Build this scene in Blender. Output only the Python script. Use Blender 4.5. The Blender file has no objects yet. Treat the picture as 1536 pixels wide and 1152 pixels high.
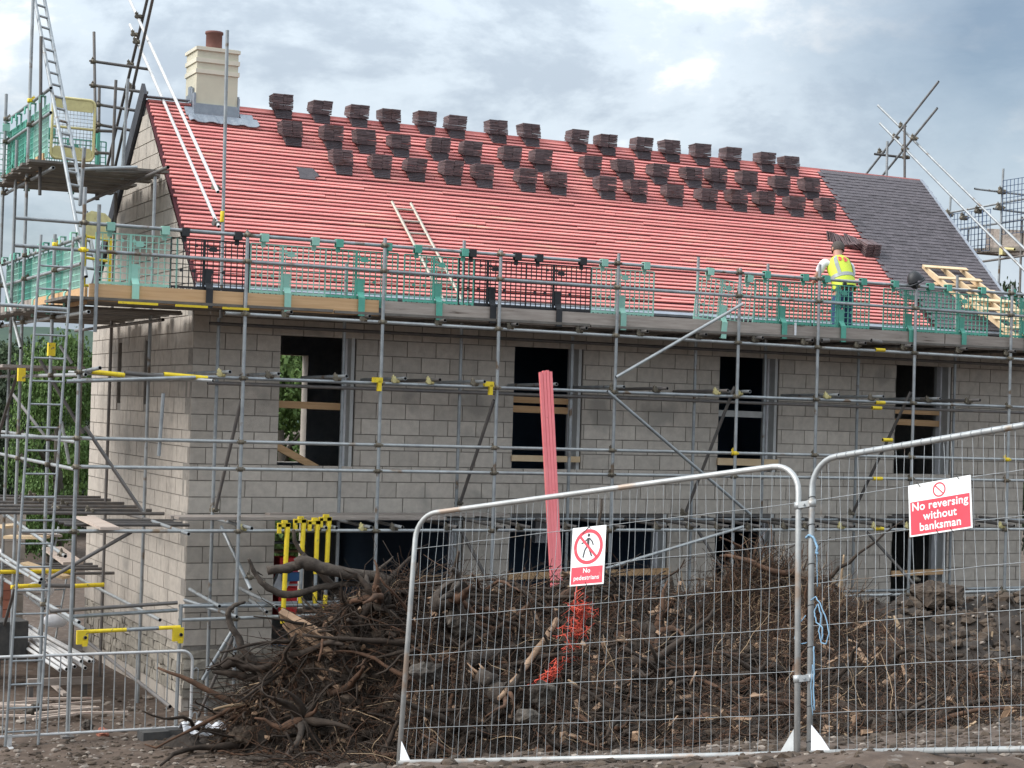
import bpy, bmesh, math, random
from math import sin, cos, pi, radians, atan, sqrt
from mathutils import Vector, Matrix, Euler, noise as mnoise
random.seed(7)
SC = bpy.context.scene
COL = SC.collection

# ---------------------------------------------------------------- camera
def make_camera():
    f, pit, rol, yaw = 2614.85, 0.0145825, 0.0301836, 0.4557468
    F = Vector((sin(yaw)*cos(pit), cos(yaw)*cos(pit), sin(pit)))
    R0 = Vector((cos(yaw), -sin(yaw), 0)); U0 = R0.cross(F)
    R = cos(rol)*R0 + sin(rol)*U0; U = -sin(rol)*R0 + cos(rol)*U0
    cam = bpy.data.cameras.new('camera'); co = bpy.data.objects.new('camera', cam); COL.objects.link(co)
    m = Matrix((R, U, -F)).transposed().to_4x4(); m.translation = (-6.5208, -23.1832, 4.1877)
    co.matrix_world = m
    cam.sensor_width = 36; cam.lens = 36*f/1536; cam.clip_start = 0.1; cam.clip_end = 2000
    SC.camera = co
make_camera()

# ---------------------------------------------------------------- sky, sun, exposure
SUN_EL, SUN_AZ = radians(40), radians(-84)          # azimuth measured from +Y towards +X
def make_light():
    w = bpy.data.worlds.new('World'); SC.world = w; w.use_nodes = True
    n = w.node_tree.nodes; l = w.node_tree.links; n.clear()
    out = n.new('ShaderNodeOutputWorld'); bg = n.new('ShaderNodeBackground')
    sky = n.new('ShaderNodeTexSky'); sky.sky_type = 'NISHITA'; sky.sun_disc = False
    sky.sun_elevation = SUN_EL; sky.sun_rotation = SUN_AZ
    sky.air_density = 1.0; sky.dust_density = 0.6
    tc = n.new('ShaderNodeTexCoord')
    mp = n.new('ShaderNodeMapping'); mp.inputs['Scale'].default_value = (1.0, 1.0, 1.9)
    l.new(tc.outputs['Generated'], mp.inputs['Vector'])
    n1 = n.new('ShaderNodeTexNoise'); n1.inputs['Scale'].default_value = 6.4; n1.inputs['Detail'].default_value = 7
    n1.inputs['Roughness'].default_value = 0.60; n1.inputs['Distortion'].default_value = 0.25
    n2 = n.new('ShaderNodeTexNoise'); n2.inputs['Scale'].default_value = 3.1; n2.inputs['Detail'].default_value = 5
    l.new(mp.outputs['Vector'], n1.inputs['Vector'])
    mp2 = n.new('ShaderNodeMapping'); mp2.inputs['Location'].default_value = (3.1, 1.7, 0.4); mp2.inputs['Scale'].default_value = (1, 1, 2.2)
    l.new(tc.outputs['Generated'], mp2.inputs['Vector']); l.new(mp2.outputs['Vector'], n2.inputs['Vector'])
    # cloud brightness: grey-blue bellies to white edges
    cr = n.new('ShaderNodeValToRGB'); cr.color_ramp.interpolation = 'EASE'
    e = cr.color_ramp.elements
    e[0].position = 0.36; e[0].color = (5.3, 6.2, 7.2, 1)
    e[1].position = 0.67; e[1].color = (11.2, 11.5, 11.6, 1)
    m1 = e.new(0.52); m1.color = (7.3, 8.3, 9.2, 1)
    l.new(n1.outputs['Fac'], cr.inputs['Fac'])
    n3 = n.new('ShaderNodeTexNoise'); n3.inputs['Scale'].default_value = 15; n3.inputs['Detail'].default_value = 6; n3.inputs['Roughness'].default_value = 0.6
    l.new(mp.outputs['Vector'], n3.inputs['Vector'])
    nm = n.new('ShaderNodeMath'); nm.operation = 'MULTIPLY_ADD'; nm.inputs[1].default_value = 0.42; l.new(n3.outputs['Fac'], nm.inputs[0])
    na = n.new('ShaderNodeMath'); na.operation = 'ADD'; na.inputs[1].default_value = -0.21; l.new(n1.outputs['Fac'], na.inputs[0]); l.new(na.outputs['Value'], nm.inputs[2])
    l.new(nm.outputs['Value'], cr.inputs['Fac'])
    # an overcast sky grows brighter towards the zenith
    sx = n.new('ShaderNodeSeparateXYZ'); l.new(tc.outputs['Generated'], sx.inputs[0])
    el = n.new('ShaderNodeMapRange'); el.inputs['To Min'].default_value = 0.88; el.inputs['To Max'].default_value = 2.6
    l.new(sx.outputs['Z'], el.inputs['Value'])
    ov = n.new('ShaderNodeVectorMath'); ov.operation = 'SCALE'; l.new(cr.outputs['Color'], ov.inputs[0]); l.new(el.outputs['Result'], ov.inputs['Scale'])
    # cover: a few soft gaps showing blue
    gr = n.new('ShaderNodeValToRGB'); gr.color_ramp.elements[0].position = 0.30; gr.color_ramp.elements[1].position = 0.46
    gr.color_ramp.elements[0].color = (0.35, 0.35, 0.35, 1)
    l.new(n2.outputs['Fac'], gr.inputs['Fac'])
    # one blue gap, high on the right
    gap = n.new('ShaderNodeVectorMath'); gap.operation = 'DISTANCE'; gap.inputs[1].default_value = (0.6455, 0.7364, 0.2155)
    l.new(tc.outputs['Generated'], gap.inputs[0])
    gm = n.new('ShaderNodeMath'); gm.operation = 'MULTIPLY_ADD'; gm.inputs[1].default_value = -0.22
    l.new(n1.outputs['Fac'], gm.inputs[0]); l.new(gap.outputs['Value'], gm.inputs[2])
    gk = n.new('ShaderNodeMapRange'); gk.inputs['From Min'].default_value = -0.10; gk.inputs['From Max'].default_value = 0.03; gk.inputs['To Min'].default_value = 0.15
    l.new(gm.outputs['Value'], gk.inputs['Value'])
    gx = n.new('ShaderNodeMath'); gx.operation = 'MULTIPLY'; l.new(gk.outputs['Result'], gx.inputs[0]); l.new(gr.outputs['Color'], gx.inputs[1])
    mx = n.new('ShaderNodeMix'); mx.data_type = 'RGBA'
    l.new(gx.outputs['Value'], mx.inputs['Factor']); l.new(sky.outputs['Color'], mx.inputs['A']); l.new(ov.outputs['Vector'], mx.inputs['B'])
    bg.inputs['Strength'].default_value = 0.054
    l.new(mx.outputs['Result'], bg.inputs['Color']); l.new(bg.outputs['Background'], out.inputs['Surface'])
    sun = bpy.data.lights.new('sun', 'SUN'); sun.energy = 2.3; sun.angle = radians(34); sun.color = (1, 0.965, 0.92)
    so = bpy.data.objects.new('sun', sun); COL.objects.link(so)
    d = Vector((sin(SUN_AZ)*cos(SUN_EL), cos(SUN_AZ)*cos(SUN_EL), sin(SUN_EL)))
    so.rotation_euler = d.to_track_quat('Z', 'Y').to_euler(); so.location = d*60
    v = SC.view_settings; v.view_transform = 'Standard'; v.look = 'None'; v.gamma = 1; v.use_curve_mapping = False
    v.exposure = 0.74
make_light()
SC.render.engine = 'CYCLES'

# ---------------------------------------------------------------- materials
MATS = {}
def mat(name, c1, c2=None, rough=0.8, metal=0.0, scale=6.0, detail=6, bump=0.0, bscale=None, rnd=0.0, spot=None, stretch=None, spec=0.4, sss=0.0, obj=False):
    """c1..c2 mixed by noise in world metres; rnd = brightness spread between objects; spot = (colour, scale, threshold)"""
    if name in MATS: return MATS[name]
    m = bpy.data.materials.new(name); m.use_nodes = True; MATS[name] = m
    n = m.node_tree.nodes; l = m.node_tree.links
    b = n['Principled BSDF']; b.inputs['Roughness'].default_value = rough; b.inputs['Metallic'].default_value = metal
    b.inputs['Specular IOR Level'].default_value = spec
    if obj:
        vec = n.new('ShaderNodeTexCoord').outputs['Object']
    else:
        vec = n.new('ShaderNodeNewGeometry').outputs['Position']
    if stretch:
        mp = n.new('ShaderNodeMapping'); mp.inputs['Scale'].default_value = stretch; l.new(vec, mp.inputs['Vector']); vec = mp.outputs['Vector']
    tex = n.new('ShaderNodeTexNoise'); tex.inputs['Scale'].default_value = scale; tex.inputs['Detail'].default_value = detail
    tex.inputs['Roughness'].default_value = 0.6
    l.new(vec, tex.inputs['Vector'])
    mr = n.new('ShaderNodeMapRange'); mr.inputs['From Min'].default_value = 0.32; mr.inputs['From Max'].default_value = 0.68
    l.new(tex.outputs['Fac'], mr.inputs['Value'])
    mx = n.new('ShaderNodeMix'); mx.data_type = 'RGBA'
    mx.inputs['A'].default_value = (*c1, 1); mx.inputs['B'].default_value = (*(c2 or c1), 1)
    l.new(mr.outputs['Result'], mx.inputs['Factor']); col = mx.outputs['Result']
    if spot:
        sc, ss, th = spot
        t2 = n.new('ShaderNodeTexNoise'); t2.inputs['Scale'].default_value = ss; t2.inputs['Detail'].default_value = 5
        l.new(vec, t2.inputs['Vector'])
        r2 = n.new('ShaderNodeMapRange'); r2.inputs['From Min'].default_value = th; r2.inputs['From Max'].default_value = th+0.08
        l.new(t2.outputs['Fac'], r2.inputs['Value'])
        m2 = n.new('ShaderNodeMix'); m2.data_type = 'RGBA'; m2.inputs['B'].default_value = (*sc, 1)
        l.new(col, m2.inputs['A']); l.new(r2.outputs['Result'], m2.inputs['Factor']); col = m2.outputs['Result']
    if rnd:
        oi = n.new('ShaderNodeObjectInfo'); r3 = n.new('ShaderNodeMapRange')
        r3.inputs['To Min'].default_value = 1-rnd; r3.inputs['To Max'].default_value = 1+rnd
        l.new(oi.outputs['Random'], r3.inputs['Value'])
        hv = n.new('ShaderNodeHueSaturation'); l.new(r3.outputs['Result'], hv.inputs['Value']); l.new(col, hv.inputs['Color']); col = hv.outputs['Color']
    l.new(col, b.inputs['Base Color'])
    if bump:
        t4 = n.new('ShaderNodeTexNoise'); t4.inputs['Scale'].default_value = bscale or scale*6; t4.inputs['Detail'].default_value = 4
        l.new(vec, t4.inputs['Vector'])
        bp = n.new('ShaderNodeBump'); bp.inputs['Strength'].default_value = bump; bp.inputs['Distance'].default_value = 0.01
        l.new(t4.outputs['Fac'], bp.inputs['Height']); l.new(bp.outputs['Normal'], b.inputs['Normal'])
    return m

M = dict(
 block=mat('block', (.56,.50,.435), (.45,.40,.35), .95, scale=9, bump=.6, bscale=90, rnd=.11, spot=((.38,.345,.305),1.3,.59)),
 mortar=mat('mortar', (.21,.19,.17), (.29,.265,.235), .95, scale=14, bump=.4, bscale=80),
 stone=mat('stone', (.40,.36,.30), (.24,.215,.185), .95, scale=11, bump=.7, bscale=60, rnd=.22, spot=((.44,.40,.33),4,.60)),
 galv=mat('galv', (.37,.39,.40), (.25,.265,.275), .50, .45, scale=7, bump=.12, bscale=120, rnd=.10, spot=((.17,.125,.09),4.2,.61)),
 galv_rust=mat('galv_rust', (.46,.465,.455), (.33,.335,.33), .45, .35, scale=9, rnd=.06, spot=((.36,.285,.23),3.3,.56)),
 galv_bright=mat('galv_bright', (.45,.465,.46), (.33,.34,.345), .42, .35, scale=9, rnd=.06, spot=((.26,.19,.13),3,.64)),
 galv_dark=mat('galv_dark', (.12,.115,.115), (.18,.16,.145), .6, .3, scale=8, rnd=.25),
 white_tube=mat('white_tube', (.62,.61,.60), (.48,.475,.47), .45, .1, scale=10),
 hollow=mat('hollow', (.012,.012,.013), None, 1),  # near-black colour standing in for the shade inside tube ends
 coupler=mat('coupler', (.10,.085,.07), (.22,.19,.14), .6, .4, scale=25, rnd=.3),
 yellow=mat('yellow', (.82,.62,.03), (.70,.50,.03), .6, 0, scale=15, rnd=.08, spot=((.12,.11,.09),14,.64)),
 pale_yellow=mat('pale_yellow', (.66,.58,.28), (.52,.45,.22), .6, 0, scale=10, spot=((.22,.17,.1),12,.68)),
 pine=mat('pine', (.62,.40,.22), (.50,.30,.15), .75, 0, scale=4, stretch=(.4,4,9), bump=.15, rnd=.08, spot=((.30,.15,.07),3.2,.70)),
 grey_pine=mat('grey_pine', (.56,.46,.39), (.44,.355,.30), .85, 0, scale=5, stretch=(.5,3,6), spot=((.36,.2,.17),5,.64)),
 pale_pine=mat('pale_pine', (.72,.55,.36), (.62,.45,.27), .75, 0, scale=5, rnd=.1),
 old_board=mat('old_board', (.40,.345,.305), (.28,.235,.205), .9, 0, scale=5, stretch=(.5,3,6), bump=.3, rnd=.14, spot=((.10,.075,.06),5,.66)),
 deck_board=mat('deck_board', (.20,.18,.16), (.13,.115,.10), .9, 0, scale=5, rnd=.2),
 batten=mat('batten', (.82,.32,.28), (.73,.235,.22), .7, 0, scale=3.5, stretch=(.5,3,3), rnd=.14, spot=((.80,.38,.29),2.0,.62)),
 red_timber=mat('red_timber', (.88,.25,.26), (.82,.20,.215), .65, 0, scale=4, rnd=.06, spot=((.4,.07,.06),14,.72)),
 underlay=mat('underlay', (.085,.020,.026), (.06,.015,.02), .9, 0, scale=2),
 felt=mat('felt', (.045,.048,.058), (.065,.068,.078), .8, 0, scale=5),
 tray=mat('tray', (.34,.37,.42), (.28,.31,.36), .6, 0, scale=5),
 lead=mat('lead', (.24,.27,.31), (.32,.35,.39), .5, .3, scale=12, bump=.3),
 tile=mat('tile', (.118,.103,.112), (.086,.076,.084), .75, 0, scale=12, bump=.2, bscale=100, rnd=.16),
 stack_tile=mat('stack_tile', (.175,.122,.122), (.11,.082,.087), .85, 0, scale=14, rnd=.28, spot=((.13,.075,.07),5,.6)),
 render_cream=mat('render_cream', (.62,.58,.455), (.56,.52,.41), .9, 0, scale=5, bump=.25, bscale=120),
 render_pale=mat('render_pale', (.69,.645,.53), (.63,.585,.48), .9, 0, scale=5),
 pot=mat('pot', (.19,.085,.072), (.15,.068,.06), .8, 0, scale=9),
 green=mat('green', (.12,.42,.32), (.09,.34,.26), .5, 0, scale=8, rnd=.14),
 pale_green=mat('pale_green', (.34,.60,.50), (.27,.52,.43), .55, 0, scale=8, rnd=.12),
 black=mat('black', (.018,.019,.022), (.028,.029,.032), .5, 0, scale=8),
 blue_mesh=mat('blue_mesh', (.05,.09,.17), (.07,.10,.16), .6, 0, scale=8),
 alu=mat('alu', (.50,.44,.37), (.38,.33,.28), .5, .35, scale=9),
 reveal=mat('reveal', (.50,.50,.49), (.42,.42,.41), .7, 0, scale=6),
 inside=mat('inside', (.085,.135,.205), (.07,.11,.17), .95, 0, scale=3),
 soil=mat('soil', (.062,.042,.031), (.118,.084,.063), .95, 0, scale=5, detail=9, bump=.9, bscale=38, spot=((.16,.135,.115),9,.60)),
 heap=mat('heap', (.022,.017,.014), (.048,.038,.031), .95, 0, scale=7, detail=9, bump=1.0, bscale=30),
 pebble=mat('pebble', (.32,.27,.225), (.16,.13,.11), .9, 0, scale=5, bump=.3),
 clod=mat('clod', (.036,.026,.020), (.100,.073,.052), .95, 0, scale=6, bump=.6, bscale=50),
 boulder=mat('boulder', (.115,.098,.08), (.04,.031,.025), .9, 0, scale=11, bump=.9, bscale=45, rnd=.2, spot=((.035,.027,.021),5,.52)),
 root_dark=mat('root_dark', (.022,.015,.011), (.050,.035,.025), .9, 0, scale=9, bump=.5),
 root_mid=mat('root_mid', (.120,.062,.036), (.042,.024,.015), .9, 0, scale=9, bump=.4),
 root_pale=mat('root_pale', (.40,.29,.185), (.22,.15,.09), .85, 0, scale=9),
 bark=mat('bark', (.038,.029,.024), (.075,.060,.048), .95, 0, scale=14, bump=1, bscale=40, spot=((.16,.13,.10),10,.66)),
 split_wood=mat('split_wood', (.34,.225,.145), (.20,.125,.08), .85, 0, scale=9, bump=.4),
 netting=mat('netting', (.74,.11,.06), (.6,.075,.05), .6, 0, scale=12),
 rope=mat('rope', (.15,.28,.42), (.22,.36,.48), .7, 0, scale=40),
 sign_white=mat('sign_white', (.82,.83,.82), (.74,.75,.74), .45, 0, scale=8, spot=((.55,.53,.49),11,.66)),
 sign_red=mat('sign_red', (.75,.05,.08), (.66,.04,.065), .45, 0, scale=8, spot=((.62,.13,.14),16,.66)),
 sign_black=mat('sign_black', (.03,.03,.035), None, .5),
 plastic_white=mat('plastic_white', (.78,.78,.80), (.65,.65,.68), .6, 0, scale=9),
 leaf=mat('leaf', (.055,.083,.036), (.028,.048,.024), .7, 0, scale=1.3, rnd=.3),
 leaf_bright=mat('leaf_bright', (.13,.21,.05), (.07,.13,.035), .7, 0, scale=1.3, rnd=.25),
 trunk=mat('trunk', (.10,.085,.07), None, .95),
 hill=mat('hill', (.045,.075,.05), (.03,.055,.04), .95, 0, scale=.3),
 skin=mat('skin', (.45,.24,.17), None, .55), hair=mat('hair', (.055,.045,.04), (.09,.075,.065), .8, 0, scale=40),
 hivis=mat('hivis', (.58,.68,.06), (.48,.58,.05), .6), band=mat('band', (.30,.32,.32), None, .4),
 tshirt=mat('tshirt', (.78,.78,.80), None, .8), jeans=mat('jeans', (.035,.075,.16), (.025,.05,.11), .85), boots=mat('boots', (.10,.06,.035), None, .7),
 brick_red=mat('brick_red', (.42,.17,.11), (.34,.13,.09), .9, 0, scale=8, rnd=.15),
 rubber=mat('rubber', (.05,.05,.052), (.09,.085,.08), .8, 0, scale=10),
 red_plastic=mat('red_plastic', (.75,.04,.045), None, .5), blue_plastic=mat('blue_plastic', (.05,.14,.32), None, .5),
 cyan_plastic=mat('cyan_plastic', (.25,.66,.72), None, .5), orange_plastic=mat('orange_plastic', (.85,.32,.04), None, .5),
)

# ---------------------------------------------------------------- mesh and object helpers
class MB:
    """collects shapes, then becomes one mesh object"""
    def __init__(s): s.v = []; s.f = []; s.m = []; s.sm = []
    def add(s, vs, fs, mi=0, smooth=False):
        o = len(s.v); s.v += [tuple(p) for p in vs]
        for f in fs: s.f.append([i+o for i in f]); s.m.append(mi); s.sm.append(smooth)
    def box(s, c, d, rot=None, mi=0, jit=0):
        hx, hy, hz = d[0]/2, d[1]/2, d[2]/2
        vs = [Vector((x, y, z)) for x in (-hx, hx) for y in (-hy, hy) for z in (-hz, hz)]
        if jit: vs = [v+Vector([random.uniform(-jit, jit) for _ in range(3)]) for v in vs]
        if rot is not None: vs = [rot @ v for v in vs]
        c = Vector(c)
        s.add([v+c for v in vs], [(0,1,3,2),(4,6,7,5),(0,4,5,1),(2,3,7,6),(0,2,6,4),(1,5,7,3)], mi)
    def tube(s, pts, rad, n=8, mi=0, caps=True, smooth=True, squash=None):
        pts = [Vector(p) for p in pts]
        if not hasattr(rad, '__len__'): rad = [rad]*len(pts)
        t = (pts[1]-pts[0]).normalized()
        a = t.orthogonal().normalized(); vs = []; fs = []
        for i, p in enumerate(pts):
            if 0 < i < len(pts)-1: t = (pts[i+1]-pts[i-1]).normalized()
            elif i: t = (pts[i]-pts[i-1]).normalized()
            a = (a-t*a.dot(t))
            a = a.normalized() if a.length > 1e-6 else t.orthogonal().normalized()
            b = t.cross(a)
            for k in range(n):
                w = 2*pi*k/n; vs.append(p+(a*cos(w)+b*sin(w)*(squash or 1))*rad[i])
        for i in range(len(pts)-1):
            for k in range(n):
                k2 = (k+1) % n; fs.append((i*n+k, i*n+k2, (i+1)*n+k2, (i+1)*n+k))
        s.add(vs, fs, mi, smooth)
        if caps:
            o = len(s.v)-len(vs)
            s.f.append([o+k for k in range(n)][::-1]); s.m.append(mi); s.sm.append(False)
            s.f.append([o+(len(pts)-1)*n+k for k in range(n)]); s.m.append(mi); s.sm.append(False)
    def rock(s, c, d, mi=0, amp=.25, rot=None, smooth=False):
        # a dented icosahedron
        g = (1+5**.5)/2
        vs = [Vector(p).normalized() for p in ((-1,g,0),(1,g,0),(-1,-g,0),(1,-g,0),(0,-1,g),(0,1,g),(0,-1,-g),(0,1,-g),(g,0,-1),(g,0,1),(-g,0,-1),(-g,0,1))]
        fs = [(0,11,5),(0,5,1),(0,1,7),(0,7,10),(0,10,11),(1,5,9),(5,11,4),(11,10,2),(10,7,6),(7,1,8),(3,9,4),(3,4,2),(3,2,6),(3,6,8),(3,8,9),(4,9,5),(2,4,11),(6,2,10),(8,6,7),(9,8,1)]
        r = rot or Euler((random.uniform(0,6), random.uniform(0,6), random.uniform(0,6))).to_matrix()
        out = []
        for v in vs:
            w = v*(1+random.uniform(-amp, amp)); w = r @ w if rot is None else w
            w = Vector((w.x*d[0]/2, w.y*d[1]/2, w.z*d[2]/2))
            if rot is not None: w = rot @ w
            out.append(w+Vector(c))
        s.add(out, fs, mi, smooth)
    def mesh(s, name, mats):
        me = bpy.data.meshes.new(name); me.from_pydata(s.v, [], s.f)
        for m in (mats if isinstance(mats, (list, tuple)) else [mats]): me.materials.append(m)
        me.polygons.foreach_set('material_index', s.m); me.polygons.foreach_set('use_smooth', s.sm)
        me.update(); return me
    def build(s, name, mats, parent=None, **kw):
        return link(name, s.mesh(name, mats), parent, **kw)

def wm(o):
    m = o.matrix_basis.copy()
    while o.parent: o = o.parent; m = o.matrix_basis @ m
    return m
def link(name, me, parent=None, world=None, kind=None, label=None, mt=None):
    """an object for a mesh; world = its matrix in the world (identity when left out)"""
    o = bpy.data.objects.new(name, me); COL.objects.link(o)
    w = world if world is not None else Matrix.Identity(4)
    if parent is not None: o.parent = parent; o.matrix_basis = wm(parent).inverted() @ w
    else: o.matrix_basis = w
    if kind: o['kind'] = kind
    if label: o['label'] = label
    if mt is not None and me is not None:
        o.material_slots[0].link = 'OBJECT'; o.material_slots[0].material = mt
    return o
def thing(name, label, cat, loc=(0,0,0), group=None, rotz=0):
    o = bpy.data.objects.new(name, None); COL.objects.link(o); o.empty_display_size = .1
    o.matrix_basis = Matrix.Translation(loc) @ Matrix.Rotation(rotz, 4, 'Z')
    return tag(o, label, cat, group)
def tag(o, label, cat, group=None):
    o['label'] = label; o['category'] = cat
    if group: o['group'] = group
    return o

def unit_tube(mt, n=12):
    """a scaffold tube of radius 1 and length 1 along Z with recessed ends, the shade inside them coloured near-black"""
    b = MB(); vs = []; 
    rings = [(1,0),(1,1),(.8,1),(.8,.96),(.8,0),(.8,.04)]
    for r, z in rings: vs += [(r*cos(2*pi*k/n), r*sin(2*pi*k/n), z) for k in range(n)]
    R = lambda i, k: i*n+k % n
    out = [(R(0,k),R(0,k+1),R(1,k+1),R(1,k)) for k in range(n)]
    ann = [(R(1,k),R(1,k+1),R(2,k+1),R(2,k)) for k in range(n)]+[(R(4,k),R(4,k+1),R(0,k+1),R(0,k)) for k in range(n)]
    inn = [(R(2,k),R(2,k+1),R(3,k+1),R(3,k)) for k in range(n)]+[(R(5,k),R(5,k+1),R(4,k+1),R(4,k)) for k in range(n)]
    inn += [[R(3,k) for k in range(n)], [R(5,k) for k in range(n)][::-1]]
    b.v = vs; b.f = [list(f) for f in out+ann+inn]
    b.m = [0]*(2*n+n)+[1]*len(inn); b.sm = [True]*n+[False]*(len(b.f)-n)
    return b.mesh('tube', [mt, M['hollow']])
TUBE = {k: unit_tube(M[k]) for k in ('galv','galv_bright','galv_dark','white_tube','yellow','alu','pale_yellow')}
def span(p, q, r=1.0):
    p, q = Vector(p), Vector(q); d = q-p
    return Matrix.Translation(p) @ d.to_track_quat('Z', 'Y').to_matrix().to_4x4() @ Matrix.Diagonal((r, r, d.length, 1))
def tube(parent, name, p, q, mt='galv', r=.0242, label=None):
    return link(name, TUBE[mt], parent, span(p, q, r), label=label)
def _coupler():
    b = MB()
    b.tube([(0,0,-.03),(0,0,.03)], .034, 8); b.tube([(-.03,.05,0),(.03,.05,0)], .034, 8)
    b.box((.04,0,0),(.03,.05,.03)); b.box((-.045,-.005,0),(.04,.02,.025)); b.box((0,.055,.045),(.03,.05,.03)); b.tube([(-.065,-.01,0),(-.03,-.01,0)], .009, 5); b.tube([(0,.06,.04),(0,.06,.08)], .009, 5)
    return b.mesh('coupler', M['coupler'])
COUPLER = _coupler()
def coupler(parent, p, rot=0, mt=None, s=1.0):
    # wraps an upright at p and a level tube beside it
    w = Matrix.Translation(p) @ Matrix.Rotation(rot, 4, 'Z') @ Matrix.Scale(s, 4)
    return link('coupler', COUPLER, parent, w, mt=M[mt] if mt else None)
BOXES = {}
def boxmesh(dx, dy, dz, mt, name='block'):
    k = (round(dx,3), round(dy,3), round(dz,3), mt)
    if k not in BOXES:
        b = MB(); b.box((0,0,0), (dx,dy,dz)); BOXES[k] = b.mesh(name, M[mt])
    return BOXES[k]
def boxpart(parent, name, c, d, mt, rot=None, **kw):
    w = Matrix.Translation(c)
    if rot is not None: w = w @ rot.to_4x4()
    return link(name, boxmesh(*d, mt, name), parent, w, **kw)
def plank(parent, name, p, q, w, t, mt, up=(0,0,1), label=None):
    """a board from p to q, w wide across, t thick along up"""
    p, q, up = Vector(p), Vector(q), Vector(up); x = (q-p).normalized(); y = up.cross(x).normalized(); z = x.cross(y)
    m = Matrix((x, y, z)).transposed().to_4x4(); m.translation = (p+q)/2
    return link(name, boxmesh((q-p).length, w, t, mt, name), parent, m, label=label)
# ================================================================ terrain
def gz(x, y):
    t = (-3.5-y)/7.2
    if t <= 0: z = -.05
    elif t <= 1: z = -.05+1.45*t**1.45
    else: z = 1.4+min((-10.7-y)*.19, .75)
    return z
def ground_z(x, y):
    z = gz(x, y)
    if -12 < x < 16 and -24 < y < 12:
        v = Vector((x, y, 0))
        z += .05*mnoise.noise(v*.7)+.035*mnoise.noise(v*2.3)+.02*mnoise.noise(v*6.1)
    return z
def axis(lo, a, b, hi, fine, n):
    out = [lo+(a-lo)*(i/n)**.45 for i in range(n)]
    k = int((b-a)/fine); out += [a+(b-a)*i/k for i in range(k+1)]
    out += [b+(hi-b)*((i+1)/n)**2.2 for i in range(n)]
    return out
def make_ground():
    xs = axis(-400, -7, 9, 500, .085, 14); ys = axis(-200, -17.5, 2.5, 600, .085, 14)
    b = MB(); W = len(xs)
    b.v = [(x, y, ground_z(x, y)) for y in ys for x in xs]
    b.f = [(j*W+i, j*W+i+1, (j+1)*W+i+1, (j+1)*W+i) for j in range(len(ys)-1) for i in range(W-1)]
    b.m = [0]*len(b.f); b.sm = [True]*len(b.f)
    b.build('ground', M['soil'], kind='structure')
make_ground()

# ================================================================ house
TH = atan(.9657); RZ0 = 5.78; RIDGE_Y = 3.05; RIDGE_Z = RZ0+.9657*RIDGE_Y; DEPTH = 6.1; LEN = 14.75
SL = RIDGE_Y/cos(TH)
ROT = Matrix.Rotation(TH, 3, 'X')                       # local x along the eaves, y up the slope, z out of it
def roofp(x, s, h=0): return Vector((x, s*cos(TH)-h*sin(TH), RZ0+s*sin(TH)+h*cos(TH)))
house = thing('house', 'half built two storey grey blockwork house with red battened roof', 'house', (0,0,0))
OPEN = [(1.25,2.37,3.26,5.23),(4.88,6.03,3.26,5.23),(8.48,9.60,3.29,5.23),(11.95,13.12,3.26,5.23),
        (1.25,4.12,.05,2.645),(4.88,7.60,.85,2.645),(8.48,9.60,.85,2.645),(11.95,13.10,.85,2.645)]
GOPEN = [(2.42,2.62,4.10,5.05),(4.05,4.30,4.10,5.05)]   # slits in the gable (along y)

def wall_shell():
    """mortar-coloured backing of both walls, 8 mm behind the block faces, with the openings left out"""
    b = MB()
    zs = sorted({-.3, 5.80}|{z for o in OPEN for z in o[2:]}); xs = sorted({.0, LEN}|{x for o in OPEN for x in o[:2]})
    for i in range(len(xs)-1):
        for j in range(len(zs)-1):
            cx, cz = (xs[i]+xs[i+1])/2, (zs[j]+zs[j+1])/2
            if any(o[0] < cx < o[1] and o[2] < cz < o[3] for o in OPEN): continue
            b.box((cx, .164, cz), (xs[i+1]-xs[i], .30, zs[j+1]-zs[j]))
    return b
fw = wall_shell().build('front_wall', M['mortar'], house)
def gable_shell():
    b = MB()
    zs = sorted({-.3, 5.70}|{z for o in GOPEN for z in o[2:]}); ys = sorted({.31, DEPTH}|{v for o in GOPEN for v in o[:2]})
    for i in range(len(ys)-1):
        for j in range(len(zs)-1):
            cy, cz = (ys[i]+ys[i+1])/2, (zs[j]+zs[j+1])/2
            if any(o[0] < cy < o[1] and o[2] < cz < o[3] for o in GOPEN): continue
            b.box((.164, cy, cz), (.30, ys[i+1]-ys[i], zs[j+1]-zs[j]))
    for X in (.008, .308): pass
    pr = [(.05,5.70),(DEPTH-.05,5.70),(RIDGE_Y,RIDGE_Z-.06)]
    vs = [(x, y, z) for x in (.014, .314) for y, z in pr]
    b.add(vs, [(0,2,1),(3,4,5),(0,1,4,3),(1,2,5,4),(2,0,3,5)])
    return b
gw = gable_shell().build('gable_wall', M['mortar'], house)
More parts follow.
